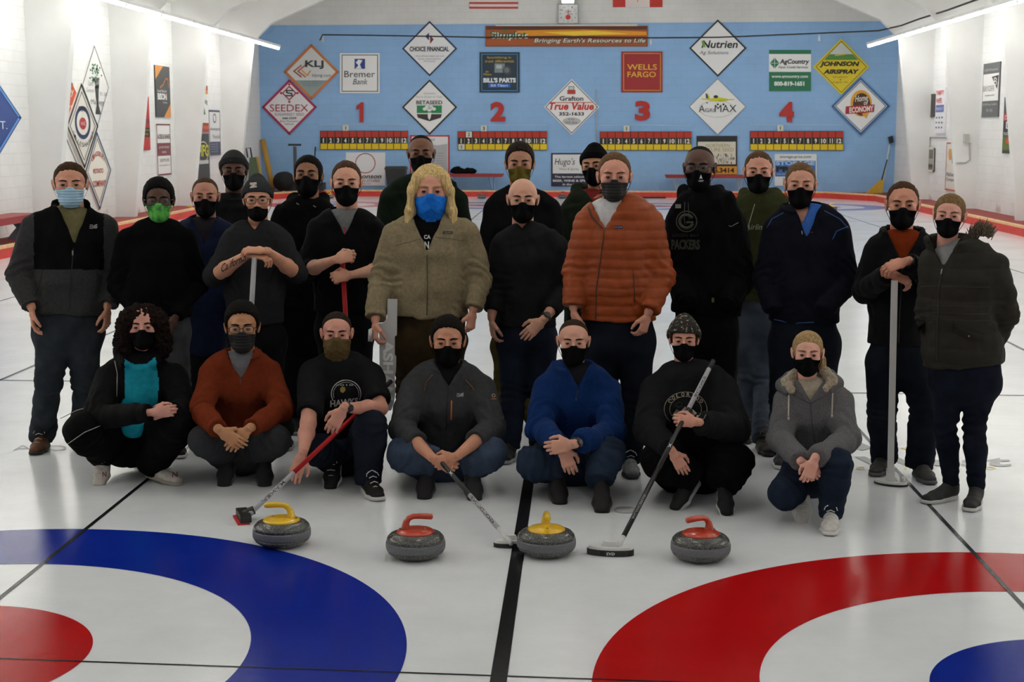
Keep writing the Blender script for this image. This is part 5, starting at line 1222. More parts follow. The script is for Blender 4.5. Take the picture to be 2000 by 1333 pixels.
# 9
p9 = Person('person with long blond hair in a beige fleece jacket and bright blue neck gaiter', 8.75, (841, 334, 374, 432),
    [(845, 424, 26, .08), (843, 444, 62, .11), (840, 490, 78, .15), (836, 560, 80, .16), (833, 617, 82, .16)],
    [[(772, 468), (746, 550, .0), (733, 626, -.1)], [(910, 468), (936, 548), (924, 606, -.04)]],
    [[(806, 665), (802, 760)], [(866, 665), (878, 760)]], [(798, 912, -5), (884, 912, 5)],
    skin='c48a74', hair='d9bc84', brow='b09468', top='84785f', topkind='fleece', pants='33291a', mask=('gaiter', '1f6fd0'), hairdo=('long',), sleeves=(.97, .97), arm_r=(.084, .078, .056), leg_r=(.12, .09, .07), collar=(.045, .090, .03, .010), vneck=(834, 490, 30), under=('101012', .03),
    handspec=[(0.0, 1, .15, 60, .7, (1, 0, -.5)), (-.15, 1, .1, 60, .6, (-.8, 0, -.7))], shoecol=('222224', '88888a'), amp=.012)
# 10
p10 = Person('man with an olive green mask in a black zip jacket at the back', 9.8, (1015, 284, 321, 362),
    [(1018, 370, 23, .07), (1018, 390, 50, .10), (1018, 440, 68, .13), (1018, 560, 64, .13), (1018, 650, 60, .13)],
    [[(966, 415), (950, 500), (955, 590)], [(1073, 415), (1090, 500), (1085, 590)]],
    [[(990, 680), (986, 770)], [(1042, 680), (1040, 770)]], [(985, 852, 0), (1042, 852, 0)],
    skin='a0705a', hair='2a211b', top='111113', topkind='knit', pants='40381c', mask=('cloth', '5c5122'), hairdo=('short', 'short', .012, 0, .012), collar=(.06, .075, .012, .008))
# 11
p11 = Person('bald man in a charcoal long sleeved shirt with one hand on his thigh', 8.9, (1021, 356, 391, 440),
    [(1024, 446, 23, .07), (1028, 466, 52, .10), (1031, 510, 62, .13), (1030, 580, 55, .13), (1028, 636, 57, .13)],
    [[(980, 492), (966, 560, .02), (960, 622, .02)], [(1090, 492), (1108, 568, .02), (1062, 624, -.13)]],
    [[(1000, 665), (1002, 775)], [(1058, 665), (1060, 775)]], [(985, 908, -8), (1062, 900, 8)],
    skin='c29078', hair='2a221c', top='202123', pants='1c2330', hairdo=None, sleeves=(.88, .86), arm_r=(.072, .062, .046), vneck=(1020, 452, 6),
    handspec=[(0.1, 1, .05, 45, .6, (1, 0, -.3)), (-.75, .7, .1, 18, .2, (.1, .1, -1))])
# 12
p12 = Person('man in a plain black beanie and dark green hoodie behind the orange jacket', 10.1, (1155, 296, 324, 368),
    [(1156, 376, 22, .07), (1158, 394, 48, .11), (1160, 440, 62, .13), (1160, 560, 60, .13), (1160, 640, 58, .13)],
    [[(1115, 422), (1104, 500), (1112, 590)], [(1208, 422), (1220, 500), (1215, 590)]],
    [[(1140, 660), (1140, 750)], [(1185, 660), (1185, 750)]], [(1140, 828, 0), (1185, 828, 0)],
    skin='a8775c', hair='17120f', top='232a20', pants='121214', hairdo=None, beanie=('0c0c0e', .014, .02, True), brow='17120f', hood=True, yaw=-14, roll=-4, vneck=(1158, 392, 14), under=('7a2a2a', .0))
# 13
p13 = Person('man in a quilted orange puffer jacket over a white shirt', 8.45, (1200, 305, 346, 397),
    [(1203, 394, 27, .08), (1206, 416, 62, .12), (1208, 470, 76, .15), (1209, 560, 74, .16), (1208, 624, 73, .15)],
    [[(1148, 448), (1124, 532), (1120, 602)], [(1270, 448), (1292, 540), (1266, 612, -.05)]],
    [[(1175, 670), (1172, 785)], [(1243, 670), (1242, 785)]], [(1176, 930, -6), (1235, 937, 4)],
    skin='bd8470', hair='6a5038', top='8a3a05', pants='161a23', mask=('surgical', '101013'), hairdo=('short', 'high', .007, .0, .005), sleeves=(.97, .97), arm_r=(.084, .076, .062), leg_r=(.105, .082, .074), collar=(.05, .095, .028, .012), vneck=(1182, 447, 30), under=('c9c9cb', .03),
    handspec=[(0.1, 1, 0, 45, .6, (1, 0, -.3)), (-.3, 1, .1, 55, .6, (-.7, 0, -.7))], shoecol=('7c7e80', '35363a'), laces='b0b2b4', topmats=[mat('orange_quilt', '8a3a05', .55, 0, .35, (25, .12), (50, .3, .004))], disp=(.055, .007), amp=.006)
# 14
p14 = Person('man in a black football hoodie with glasses and a small white logo on his mask', 8.8, (1362, 286, 328, 372),
    [(1368, 384, 26, .08), (1375, 404, 56, .12), (1382, 450, 68, .14), (1384, 560, 70, .145), (1380, 612, 68, .14)],
    [[(1328, 445), (1316, 535), (1345, 596, -.12)], [(1430, 445), (1448, 545), (1420, 596, -.12)]],
    [[(1348, 655), (1346, 780)], [(1408, 655), (1410, 780)]], [(1378, 916, -6), (1432, 912, 6)],
    skin='4e3226', hair='17110f', top='0c0c0e', pants='0b0b0d', hairdo=('short', 'high', .0018), brow='120d0a', glasses=('14110f', .026, .019, .6), hood=True, yaw=-8, arm_r=(.078, .074, .06), leg_r=(.105, .085, .078), shoecol=('1a1a1c', 'b8b8ba'), eyecol='1c120c', amp=.012)
# 15
p15 = Person('man in an olive green hoodie and faded jeans at the back right', 9.5, (1482, 300, 336, 380),
    [(1485, 386, 25, .08), (1487, 404, 52, .12), (1488, 450, 60, .14), (1482, 540, 56, .14), (1476, 584, 54, .14)],
    [[(1444, 440), (1436, 520), (1450, 590)], [(1535, 440), (1548, 520), (1540, 590)]],
    [[(1458, 625), (1460, 735)], [(1506, 625), (1496, 745)]], [(1455, 868, -10), (1503, 893, 10)],
    skin='c08873', hair='5a4230', top='32351f', pants='434b57', hairdo=('short', 'short', .005, 0, .002), hood=True, arm_r=(.074, .07, .055), leg_r=(.10, .075, .07), shoecol=('2a2620', '1c1a18'), laces='6a5a40')
# 16
p16 = Person('man in a navy quarter zip sweater with a blue shirt collar, hands in pockets', 8.75, (1564, 323, 362, 408),
    [(1570, 406, 26, .08), (1572, 428, 60, .11), (1574, 480, 74, .14), (1572, 560, 72, .155), (1570, 628, 70, .15)],
    [[(1516, 460), (1494, 545), (1510, 612, -.06)], [(1634, 460), (1656, 552), (1602, 614, -.11)]],
    [[(1535, 672), (1532, 785)], [(1604, 672), (1602, 785)]], [(1524, 918, -8), (1600, 915, 8)],
    skin='c08a74', hair='6e5438', top='14161f', pants='161a23', hairdo=('short', 'short', .006, .0, .004), arm_r=(.078, .072, .054), leg_r=(.108, .086, .078), collar=(.045, .090, .03, .010), vneck=(1576, 462, 26), under=('3a68b8', .05, 1),
    sleeves=(.97, .97), shoecol=('3a3a3d', 'e0e0e0'))
# 17
p17 = Person('man in a black jacket over a rust polo, leaning on a white broom', 8.6, (1764, 362, 401, 451),
    [(1762, 454, 23, .07), (1762, 474, 50, .10), (1760, 520, 58, .13), (1756, 600, 58, .13), (1752, 672, 58, .14)],
    [[(1712, 498), (1688, 568, -.04), (1736, 535, -.26)], [(1812, 498), (1832, 562, .0), (1772, 510, -.29)]],
    [[(1724, 712), (1722, 802)], [(1788, 712), (1806, 802)]], [(1708, 932, -18), (1818, 948, 12)],
    skin='b97f67', hair='4a3524', top='131315', topkind='fleece', pants='151922', hairdo=('short', 'high', .006, .022, .002), sleeves=(.98, .98), arm_r=(.072, .066, .052), leg_r=(.10, .08, .082, .08), collar=(.05, .085, .03, .011), vneck=(1762, 520, 34), under=('7a2e14', .045),
    handspec=[(.9, .35, .1, 60, .8, (0, .8, -.5)), (-1, .35, .1, 50, .8, (0, .8, -.6))], shoecol=('3a3a3a', '55565a'))
# 18
p18 = Person('woman in a dark olive quilted parka with a fur trimmed hood at the far right', 8.1, (1852, 388, 422, 470),
    [(1868, 480, 25, .075), (1874, 500, 56, .11), (1880, 550, 72, .15), (1873, 615, 66, .15), (1880, 680, 80, .16), (1882, 712, 82, .16)],
    [[(1825, 525), (1814, 610, .08), (1835, 680, .14)], [(1942, 530), (1962, 615, .06), (1930, 690, .24)]],
    [[(1856, 745), (1846, 835)], [(1914, 745), (1904, 835)]], [(1806, 985, -48), (1893, 1001, -16)],
    skin='c89080', hair='7c6243', brow='6a5238', top='2d2b26', topkind='shell', pants='141925', hairdo=('back',), fem=True, arm_r=(.080, .076, .062), leg_r=(.090, .058, .046, .062), thigh_k=.02, collar=(.075, .088, .035, .016), vneck=(1842, 520, 26), under=('8a8a8c', .015),
    shoecol=('2c2c2c', 'c8c8c6'), disp=(.085, .006), yaw=-6, roll=3, amp=.008, sx=1.03)
# ---- crouching row
AW = (0, .2, -1)
p19 = Person('woman with dark curly hair crouching in an open black coat and aqua top', 8.6, (277, 604, 640, 690),
    [(272, 694, 20, .07, -.05), (272, 716, 50, .10, 0), (274, 765, 62, .13, .03), (268, 820, 62, .15, .12), (262, 862, 72, .16, .2)],
    [[(214, 748), (186, 818, -.12), (296, 806, -.34)], [(338, 748), (362, 805, -.15), (336, 802, -.34)]],
    [[(235, 862, .2), (165, 842, -.12)], [(300, 862, .2), (345, 825, -.25)]], [(193, 948, -8, 42), (350, 948, 55, 8)],
    skin='c08878', hair='1c120e', top='0c0c0d', pants='0a0a0b', fem=True, hairdo=('curly',), sleeves=(.98, .98), arm_r=(.085, .072, .055), leg_r=(.14, .11, .085), hood=True, hem_cut=False,
    handspec=[(1, -.1, .1, 50, .7, AW), (-1, .2, .1, 60, .7, AW)], shoecol=('b9b5ae', '9a9488'), laces='a8a49c', pitch=-2,
    matfn=lambda c, pj, s: np.where(inpoly(pj, [(244, 702), (262, 712), (284, 712), (303, 698), (310, 740), (308, 800), (300, 836), (262, 853), (225, 837), (208, 822), (243, 780)]) & (((c - s.T[2][0]) @ s.fwd) > -.02) & (np.min([np.linalg.norm(c - (a + (b_-a)*t_), axis=1) for a, b_ in ((s.arms[0][1], s.arms[0][2]), (s.arms[1][1], s.arms[1][2])) for t_ in (0, .2, .4, .6, .8, 1)], 0) > .085), 1, 0), topmats=[cloth('0c0c0d', 'shell'), cloth('1f93a8')])
p20 = Person('man in a rust quarter zip sweater with glasses, crouching', 8.4, (472, 600, 643, 692),
    [(472, 694, 24, .07, -.05), (470, 712, 54, .10, 0), (470, 760, 62, .13, .02), (468, 820, 58, .14, .12), (468, 868, 60, .15, .2)],
    [[(412, 738), (393, 805, -.10), (428, 840, -.33)], [(528, 738), (550, 800, -.10), (486, 838, -.34)]],
    [[(445, 885, .2), (398, 862, -.18)], [(495, 885, .2), (538, 860, -.18)]], [(437, 950, -6, 40), (517, 950, 6, 40)],
    skin='a87654', hair='15110f', top='6a2c18', pants='36373b', pantskind='knit', hairdo=('short', 'short', .015, 0, .014), glasses=('15120f', .026, .018, .6), mask=('surgical', '0d0d10'), sleeves=(.96, .96), arm_r=(.072, .066, .050), leg_r=(.10, .085, .075), hem_cut=False, collar=(.045, .085, .02, .009), vneck=(470, 742, 24), under=('6c6c70', .03),
    handspec=[(.85, .55, .15, 30, .5, AW), (-.75, .75, .15, 25, .4, AW)], shoecol=('1b1b1d', '4a4a4c'))
p21 = Person('man in a black printed T-shirt with a brown neck gaiter, crouching with a red broom', 8.3, (657, 616, 655, 702),
    [(660, 702, 23, .07, -.05), (662, 718, 50, .10, 0), (665, 765, 58, .13, .03), (666, 820, 56, .14, .1), (668, 866, 60, .15, .18)],
    [[(610, 740), (602, 828, -.2), (592, 884, -.40)], [(724, 740), (742, 798, -.14), (672, 797, -.37)]],
    [[(642, 885, .2), (615, 878, -.12)], [(700, 885, .2), (724, 832, -.25)]], [(645, 955, -6, 36), (740, 980, 18, 0)],
    skin='b98270', hair='2c221c', top='1b1b1d', pants='191e29', mask=('gaiter', '5a4a2e'), hairdo=('short', 'short', .004), sleeves=(.40, .40), arm_r=(.076, .070, .05), leg_r=(.10, .088, .075), hem_cut=False,
    handspec=[(-.35, 1, .2, 22, .2, AW), (-.55, .9, .1, 30, .3, AW)], shoecol=('141416', 'c8c8c6'), shoekind='canvas', laces='d0d0d0')
p22 = Person('man in a grey fleece pullover with an orange chest zip, crouching with a black broom', 8.2, (874, 628, 671, 722),
    [(875, 718, 26, .08, -.05), (873, 738, 64, .11, 0), (872, 790, 76, .14, .02), (872, 845, 70, .15, .12), (872, 885, 70, .15, .2)],
    [[(808, 770), (784, 838, -.10), (846, 896, -.36)], [(940, 770), (962, 836, -.10), (892, 892, -.37)]],
    [[(842, 908, .2), (790, 888, -.18)], [(905, 908, .2), (956, 888, -.18)]], [(828, 975, -6, 40), (928, 978, 8, 36)],
    skin='b37c62', hair='17130f', top='3b3c3e', pants='3a465a', mask=('cloth', '0a0a0c'), hairdo=('short', 'short', .012, 0, .010), sleeves=(.74, .74), arm_r=(.082, .072, .052), leg_r=(.11, .095, .08), hem_cut=False, collar=(.05, .085, .02, .009), vneck=(877, 755, 22), under=('18181a', .02),
    handspec=[(.95, .45, .1, 60, .8, AW), (-.95, .35, .1, 65, .8, AW)], shoecol=('17171a', '3a3a3c'))
p23 = Person('man in a bright blue fleece pullover, crouching with crossed wrists', 8.05, (1120, 630, 671, 718),
    [(1122, 720, 24, .075, -.05), (1125, 740, 56, .11, 0), (1127, 790, 70, .14, .02), (1124, 845, 64, .15, .12), (1122, 890, 64, .15, .2)],
    [[(1068, 770), (1054, 838, -.1), (1098, 872, -.32)], [(1184, 770), (1196, 842, -.1), (1120, 868, -.37)]],
    [[(1092, 908, .2), (1040, 906, -.15)], [(1152, 908, .2), (1186, 885, -.2)]], [(1095, 985, 12, 40), (1176, 1002, 0, 28)],
    skin='c18d78', hair='3a2c22', top='0d2a5c', topkind='fleece', pants='232e40', mask=('cloth', '0a0a0c'), hairdo=('short', 'high', .003), sleeves=(.96, .94), arm_r=(.080, .072, .052), leg_r=(.105, .092, .078), hem_cut=False, collar=(.05, .085, .022, .011), vneck=(1128, 762, 24), under=('1c1c20', .02),
    handspec=[(.35, 1, .1, 30, .4, AW), (-1, .15, .1, 45, .5, AW)], shoecol=('141214', '2a2426'), amp=.012)
p24 = Person('woman in a chunky knitted hat and a Colorado sweatshirt, crouching with a black broom', 7.95, (1336, 634, 667, 714),
    [(1338, 714, 23, .07, -.05), (1344, 738, 60, .11, 0), (1348, 790, 76, .14, .02), (1350, 850, 78, .16, .12), (1352, 900, 80, .17, .2)],
    [[(1282, 772), (1266, 838, -.1), (1312, 880, -.3)], [(1410, 772), (1434, 838, -.12), (1364, 825, -.40)]],
    [[(1318, 915, .2), (1290, 900, -.18)], [(1385, 915, .2), (1432, 905, -.15)]], [(1318, 996, -38, 34), (1420, 1008, 4, 28)],
    skin='bf8874', hair='3a2419', top='1c1d1f', pants='0c0c0d', pantskind='knit', fem=True, hairdo=('back',), beanie=(mat('chunky_knit', '1a1714', .95, noise=(60, 'a89c84', .58, .66)), .017, .02, True, .02, 1), mask=('cloth', '0a0a0c'), sleeves=(.97, .97), arm_r=(.090, .084, .056), leg_r=(.12, .105, .085), hem_cut=False,
    handspec=[(.5, .85, .1, 25, .4, AW), (-.95, -.1, .1, 62, .8, AW)], shoecol=('141416', 'b0b0b0'))
p25 = Person('blond woman crouching in a heather grey hoodie with a cream fleece lining', 7.7, (1578, 655, 694, 740),
    [(1582, 742, 21, .065, -.03), (1586, 764, 48, .09, 0), (1588, 810, 62, .12, .03), (1590, 865, 60, .13, .1), (1594, 905, 60, .14, .2)],
    [[(1536, 792), (1524, 858, -.05), (1565, 902, -.30)], [(1640, 792), (1654, 858, -.05), (1592, 895, -.33)]],
    [[(1562, 925, .15), (1532, 965, -.22)], [(1622, 925, .15), (1634, 908, -.25)]], [(1568, 1020, 4, 55), (1620, 1048, -6, 0)],
    skin='cf9a88', hair='a58a62', brow='7a6244', top='5e5d60', topkind='heather', pants='1d2636', fem=True, hairdo=('pony',), mask=('cloth', '0a0a0c'), sleeves=(.98, .98), arm_r=(.072, .066, .052), leg_r=(.098, .082, .058), hem_cut=False, vneck=(1583, 790, 28), under=('aaa090', .07),
    handspec=[(.75, .65, .1, 48, .7, AW), (-.35, .95, .15, 50, .7, AW)], shoecol=('c9c6c2', 'd8d6d2'), laces='e0dedb')
# ---------------------------------------------------------------- curling stones
M_gran = mat('granite', '3a3b3a', 0.22, 0, 0.5, (240, '85867f', .50, .68)); M_band = mat('granite_band', '6c6d72', 0.7, 0, 0.2, (300, 0.35)); M_bolt = mat('steel', '8a8a8a', 0.3, 1.0)
def stone(x, y, rot, col, label, group=None, full=True):
    t = thing('curling_stone', label, 'curling stone', (x, y, 0), group); c = (x, y, 0)
    b = MB(); b.lathe([(.070, .001), (.090, .004), (.112, .012), (.130, .026), (.1385, .042)], 48, c); b.lathe([(.1385, .082), (.1330, .098), (.120, .111), (.098, .120), (.06, .123)], 48, c)
    b.lathe([(.1385, .042), (.1385, .082)], 48, c); body = b.build('body', M_gran, t, smooth=True)
    b = MB(); b.lathe([(.1386, .042), (.1405, .050), (.1410, .062), (.1405, .074), (.1386, .082)], 48, c); b.build('striking_band', M_band, t, smooth=True)
    hm = mat('handle_plastic', col, 0.28, 0, 0.5, coat=0.5)
    b = MB(); b.lathe([(.090, .119), (.089, .125), (.080, .131), (.050, .138), (.02, .141)], 40, c)
    ca, sa = math.cos(rot), math.sin(rot); q = lambda u, z: (x + u*ca, y + u*sa, z)
    b.tube([q(-.045, .126), q(-.046, .145), q(-.043, .168), q(-.030, .187), q(-.010, .196), q(.02, .197), (q(.055, .196)), q(.078, .194), q(.083, .194)], [.028, .020, .0155, .0135, .0130, .0135, .0145, .0135, .007], 14)
    h = b.build('handle', hm, t, smooth=True)
    if full:
        b = MB()
        for u in (.045, -.072): b.lathe([(.006, .133), (.006, .1395), (.002, .140)], 12, (x + u*ca*1.0, y + u*sa, 0.0))
        b.build('bolt', M_bolt, h, smooth=True)
    return t
def gs(px, py): g = G(px, py); return g[0], g[1]
YEL = 'e3b60c'; REDH = 'b4361a'
stone(*gs(551, 1064), math.pi, YEL, 'yellow handled curling stone standing on the edge of the blue ring')
stone(*gs(812, 1088), .05, REDH, 'red handled curling stone in front of the man in the grey fleece')
stone(*gs(1067, 1083), -math.pi/2 + .12, YEL, 'yellow handled curling stone standing on the thick black line')
stone(*gs(1368, 1092), math.pi + .5, REDH, 'red handled curling stone beside the edge of the big red ring')
FG = 'curling stones at the far end'
stone(*gs(556, 387), math.pi, YEL, 'distant yellow handled stone left of the man in the black hoodie', FG, False)
stone(*gs(643, 388), math.pi, YEL, 'distant yellow handled stone between the hoodie man and the quarter zip man', FG, False)
stone(*gs(941, 388), 0, REDH, 'distant red handled stone by the board left of the olive masked man', FG, False)
stone(*gs(1098, 388), 0, REDH, 'distant red handled stone by the board left of the black beanie man', FG, False)
stone(*gs(372, 420), math.pi, YEL, 'distant yellow handled stone beside the balding man in navy', FG, False)
stone(*gs(1624, 413), .4, YEL, 'distant yellow handled stone right of the man in the navy sweater', FG, False)

# ---------------------------------------------------------------- brooms
M_white = mat('white_plastic', 'd4d5d4', 0.4); M_black = mat('black_plastic', '101012', 0.4); M_redp = mat('red_enamel', 'a00a12', 0.45, 0, 0.25); M_silver = mat('silver_tube', 'a9a9ad', 0.4)
def broom(label, top, bot, segs, r=.0125, group=None):
    """segs: (from, to, material) along the shaft, 0 at the floor end"""
    top = arr(top); bot = arr(bot); t = thing('curling_broom', label, 'broom', (bot[0], bot[1], 0), group)
    for i, (a, c, m) in enumerate(segs):
        b = MB(); b.tube([bot + (top-bot)*a, bot + (top-bot)*c], [r, r], 14); b.build('shaft' if i == 0 else ('grip' if i == len(segs)-1 else 'shaft_section'), m, t, smooth=True)
    return t
def head_oval(t, c, rx, ry, rot, m_top, m_pad, h=.02, z0=.002, n=28):
    ca, sa = math.cos(rot), math.sin(rot)
    def rg(k, z): return [(c[0] + rx*k*math.cos(a)*ca - ry*k*math.sin(a)*sa, c[1] + rx*k*math.cos(a)*sa + ry*k*math.sin(a)*ca, z) for a in [2*math.pi*j/n for j in range(n)]]
    b = MB(); b.prism(rg(1, z0), rg(1, z0+h)); b.build('pad', m_pad, t)
    b = MB(); b.prism(rg(.96, z0+h), rg(.90, z0+h+.012)); b.prism(rg(.4, z0+h+.012), rg(.28, z0+h+.035)); b.build('head_plate', m_top, t)
def shaft_text(t, top, bot, a, c, s, col, w=.016, flip=False):
    top = arr(top); bot = arr(bot); ax = nrm(top-bot); p0 = bot + (top-bot)*a; L = np.linalg.norm(top-bot)*(c-a); toc = nrm(CO - p0); toc = nrm(toc - ax*(toc @ ax)); side = np.cross(ax, toc)
    V, F = text_mesh(s, .02, .2)
    if flip: V = 1 - V
    part('lettering', [p0 + ax*(L*u) - side*(v-.5)*w*-1 + toc*(.0132 - (abs(v-.5)*w)**2/.0125*.5) for u, v in V], F, mat('print', col, .6), t, smooth=False)
top = p21.pt((764, 745, .08)); bot = G(482, 1010, .03)
t = broom('red and white curling broom held across by the man in the brown gaiter', top, bot, [(.0, .30, M_silver), (.30, .93, M_redp), (.93, 1.0, M_black)])
b = MB(); b.tube([bot + (top-bot)*.05, bot + (top-bot)*.30], .0131, 8); 
shaft_text(t, top, bot, .09, .24, 'ASHAM', '1a1a1a')
shaft_text(t, top, bot, .88, .92, 'ASH', 'e8e8e8', .012)
d = nrm(top-bot); b = MB(); g = G(476, 1018); 
head_ax = nrm(arr([.35, -.9, 0])); 
b.obox((g[0], g[1], .030), head_ax*.085, np.cross(head_ax, [0, 0, 1])*.028, (0, 0, .020)); b.tube([arr([g[0], g[1], .035]), bot + d*.06], .022, 10); b.build('broom_head', M_black, t)
b = MB(); b.obox((g[0]-.012, g[1], .006), head_ax*.088, np.cross(head_ax, [0, 0, 1])*.031, (0, 0, .005)); b.build('pad', mat('red_pad', 'c02020', .8), t)
top = p22.pt((822, 857, -.05)); bot = G(999, 1062, .03)
t = broom('black and white curling broom held by the man in the grey fleece', top, bot, [(0, .12, M_white), (.12, .42, M_silver), (.42, 1.0, M_black)]); shaft_text(t, top, bot, .16, .40, 'GOLDLINE', '1a1a1a', .014)
shaft_text(t, top, bot, .60, .64, 'X', 'e8e8e8', .014); c = G(998, 1068); head_oval(t, c, .085, .035, .15, M_white, M_black)
top = p24.pt((1393, 705, -.03)); bot = G(1205, 1074, .03)
t = broom('black curling broom held upright by the woman in the chunky knit hat', top, bot, [(0, .06, M_white), (.06, .40, M_black), (.40, .72, M_black), (.72, .95, M_silver), (.95, 1, M_black)])
shaft_text(t, top, bot, .78, .90, 'BALANCE', '1a1a1a', .012); shaft_text(t, top, bot, .50, .525, 'X', 'e8e8e8', .014); shaft_text(t, top, bot, .14, .26, 'BALANCEPLUS', '8a8a8a', .011)
c = G(1192, 1084); head_oval(t, c, .112, .040, -.10, M_white, M_black, .028)
V, F = text_mesh('GV2', .03); part('lettering', [arr([c[0]-.020+.04*(1-u), c[1]-.0415, .008+.014*v]) for u, v in V], F, mat('print', 'd8d8d8', .6), t, smooth=False)
top = p5.pt((497, 503, -.23)); bot = G(474, 893, .03)
t = broom('red and silver curling broom under the hands of the man in the charcoal beanie', top, bot, [(0, .45, M_redp), (.45, 1.0, M_silver)], .015); shaft_text(t, top, bot, .74, .96, 'ASHAM', '1a1a1a', .018, True)
b = MB(); q0 = bot + (top-bot)*.5; q1 = bot + (top-bot)*.98; sd = CR*.012; b.tube([q0 - sd, q1 - sd*.4], [.010, .006], 8); b.build('red_stripe', M_redp, t, smooth=True)
c = G(472, 898); head_oval(t, c, .13, .05, .05, M_black, mat('red_pad', 'c02020', .8), .012)
top = p7.pt((668, 490, -.17)); bot = G(690, 889, .03)
t = broom('red curling broom in the fists of the man in the black quarter zip pullover', top, bot, [(0, .1, M_black), (.1, 1.0, M_redp)], .0145); c = G(690, 896); head_oval(t, c, .11, .045, 0, mat('grey_plate', 'b0aaa4', .5), mat('red_pad', 'c02020', .8), .012)
top = p17.pt((1747, 548, -.24)); bot = G(1739, 938, .03)
t = thing('curling_broom', 'white square shafted curling broom under the hands of the man in the rust polo', 'broom', (bot[0], bot[1], 0))
ax = nrm(top-bot); u = nrm(np.cross(ax, [0, 1, 0])); v = np.cross(ax, u); b = MB(); b.obox((top+bot)/2, u*.0155, v*.0155, (top-bot)/2); b.build('shaft', M_white, t)
b = MB(); b.obox(bot + ax*.03, u*.020, v*.020, ax*.035); b.build('socket', M_white, t); c = G(1740, 947); head_oval(t, c, .098, .055, -.5, M_white, M_black, .010)
b = MB(); b.lathe([(.016, .02), (.016, .045), (.01, .05)], 14, (c[0]+.06, c[1]-.02, 0)); b.build('knob', M_white, t, smooth=True)
# slider disc
c = G(1222, 998); t = MB(); t.lathe([(.060, .001), (.062, .004), (.058, .008)], 32, (c[0], c[1], 0)); tag(t.build('slider_disc', mat('slider', 'a8aaac', .25), smooth=True, origin=(c[0], c[1], 0)), 'round grey slider disc lying on the ice beside the crouching man in blue', 'slider disc')
# white delivery aid with cut-out letters
t0 = p9.pt((750, 800, -.04)); dn = t0; t = thing('delivery_aid', 'tall white plastic delivery aid with big letters, held by the long haired person', 'delivery aid', (t0[0], t0[1], t0[2]))
out = [(757, 585), (776, 585), (775, 655), (771, 658), (771, 694), (774, 698), (773, 728), (771, 734), (772, 770), (770, 786), (764, 802), (752, 804), (745, 792), (743, 760), (741, 700), (741, 655), (738, 645), (729, 645), (727, 639), (735, 633), (748, 632), (756, 622)]
dd = -.04; f_ = [p9.pt((x, y, dd)) for x, y in out]; k_ = [p9.pt((x, y, dd)) + p9.n*.018 for x, y in out]
b = MB(); b.prism(k_, f_); b.build('plate', mat('delivery_plate', 'c0c1c2', .35), t)
V, F = text_mesh('ASHAM', .04); part('lettering', [p9.pt((748 + 20*v, 664 + 118*u, dd)) - p9.n*.002 for u, v in V], F, mat('letter_white', 'f4f4f4', .5), t, smooth=False)
b = MB(); b.tube([p9.pt((723, 664, dd-.02)), p9.pt((724, 644, dd-.02))], .013, 10); b.tube([p9.pt((719, 664, dd-.02)), p9.pt((728, 665, dd-.02))], .010, 8); b.tube([p9.pt((724, 645, dd-.02)), p9.pt((736, 640, dd+.008))], .010, 8); b.build('handle', M_white, t, smooth=True)

# ---------------------------------------------------------------- things at the far end
def wq(px, py, off): return WB(px, py, off)
def bench(label, x0, x1, y0, y1, legx, lcol, grp='benches'):
    a = wq(x0, y0, .5); c = wq(x1, y0, .5); t = thing('bench', label, 'bench', ((a[0]+c[0])/2, a[1], .15)); b = MB()
    z1 = a[2]; b.prism([(a[0], yw(a[0])-.75, z1-.10), (c[0], yw(c[0])-.75, z1-.10), (c[0], yw(c[0])-.30, z1-.10), (a[0], yw(a[0])-.30, z1-.10)], [(a[0]-.03, yw(a[0])-.75, z1), (c[0]+.06, yw(c[0])-.75, z1), (c[0]+.06, yw(c[0])-.30, z1), (a[0]-.03, yw(a[0])-.30, z1)])
    b.build('seat', mat('bench_red', '8c2424', .5), t)
    for lx in legx:
        q = wq(lx, y0, .5)[0]; b = MB(); yy = yw(q)-.52; b.tube([(q-.12, yy, z1-.1), (q-.0, yy, .15)], .025, 6); b.tube([(q+.03, yy, z1-.1), (q+.03, yy, .15)], .03, 6); b.build('leg', mat('bench_leg', lcol, .5), t)
    return z1
zb1 = bench('long red bench behind the olive masked man, with a black coat on it', 858, 981, 339, 347, (885, 963), '7aa0cc')
zb2 = bench('red bench against the blue wall behind the man in the football hoodie', 1301, 1462, 341, 349, (1322, 1446), 'a8b4c0')
# coat
o0 = wq(905, 337, .52); cv = [('u', ell((o0[0], o0[1], zb1+.06), (.40, .17, .07)), 0), ('u', ell((o0[0]-.2, o0[1], zb1+.12), (.15, .12, .09)), .05), ('u', ell((o0[0]+.2, o0[1], zb1+.09), (.16, .13, .08)), .05), ('i', lambda X, Y, Z: zb1 + .004 - Z, 0)]
V, F = field_mesh(cv, .02); N = vnormals(V, F); V = V + N*(.03*np.abs(vnoise(V*12)))[:, None]; V[:, 2] = np.maximum(V[:, 2], zb1+.003)
tag(part('coat', V, F, cloth('101012'), origin=(o0[0], o0[1], zb1)), 'crumpled black coat lying on the red bench', 'coat')
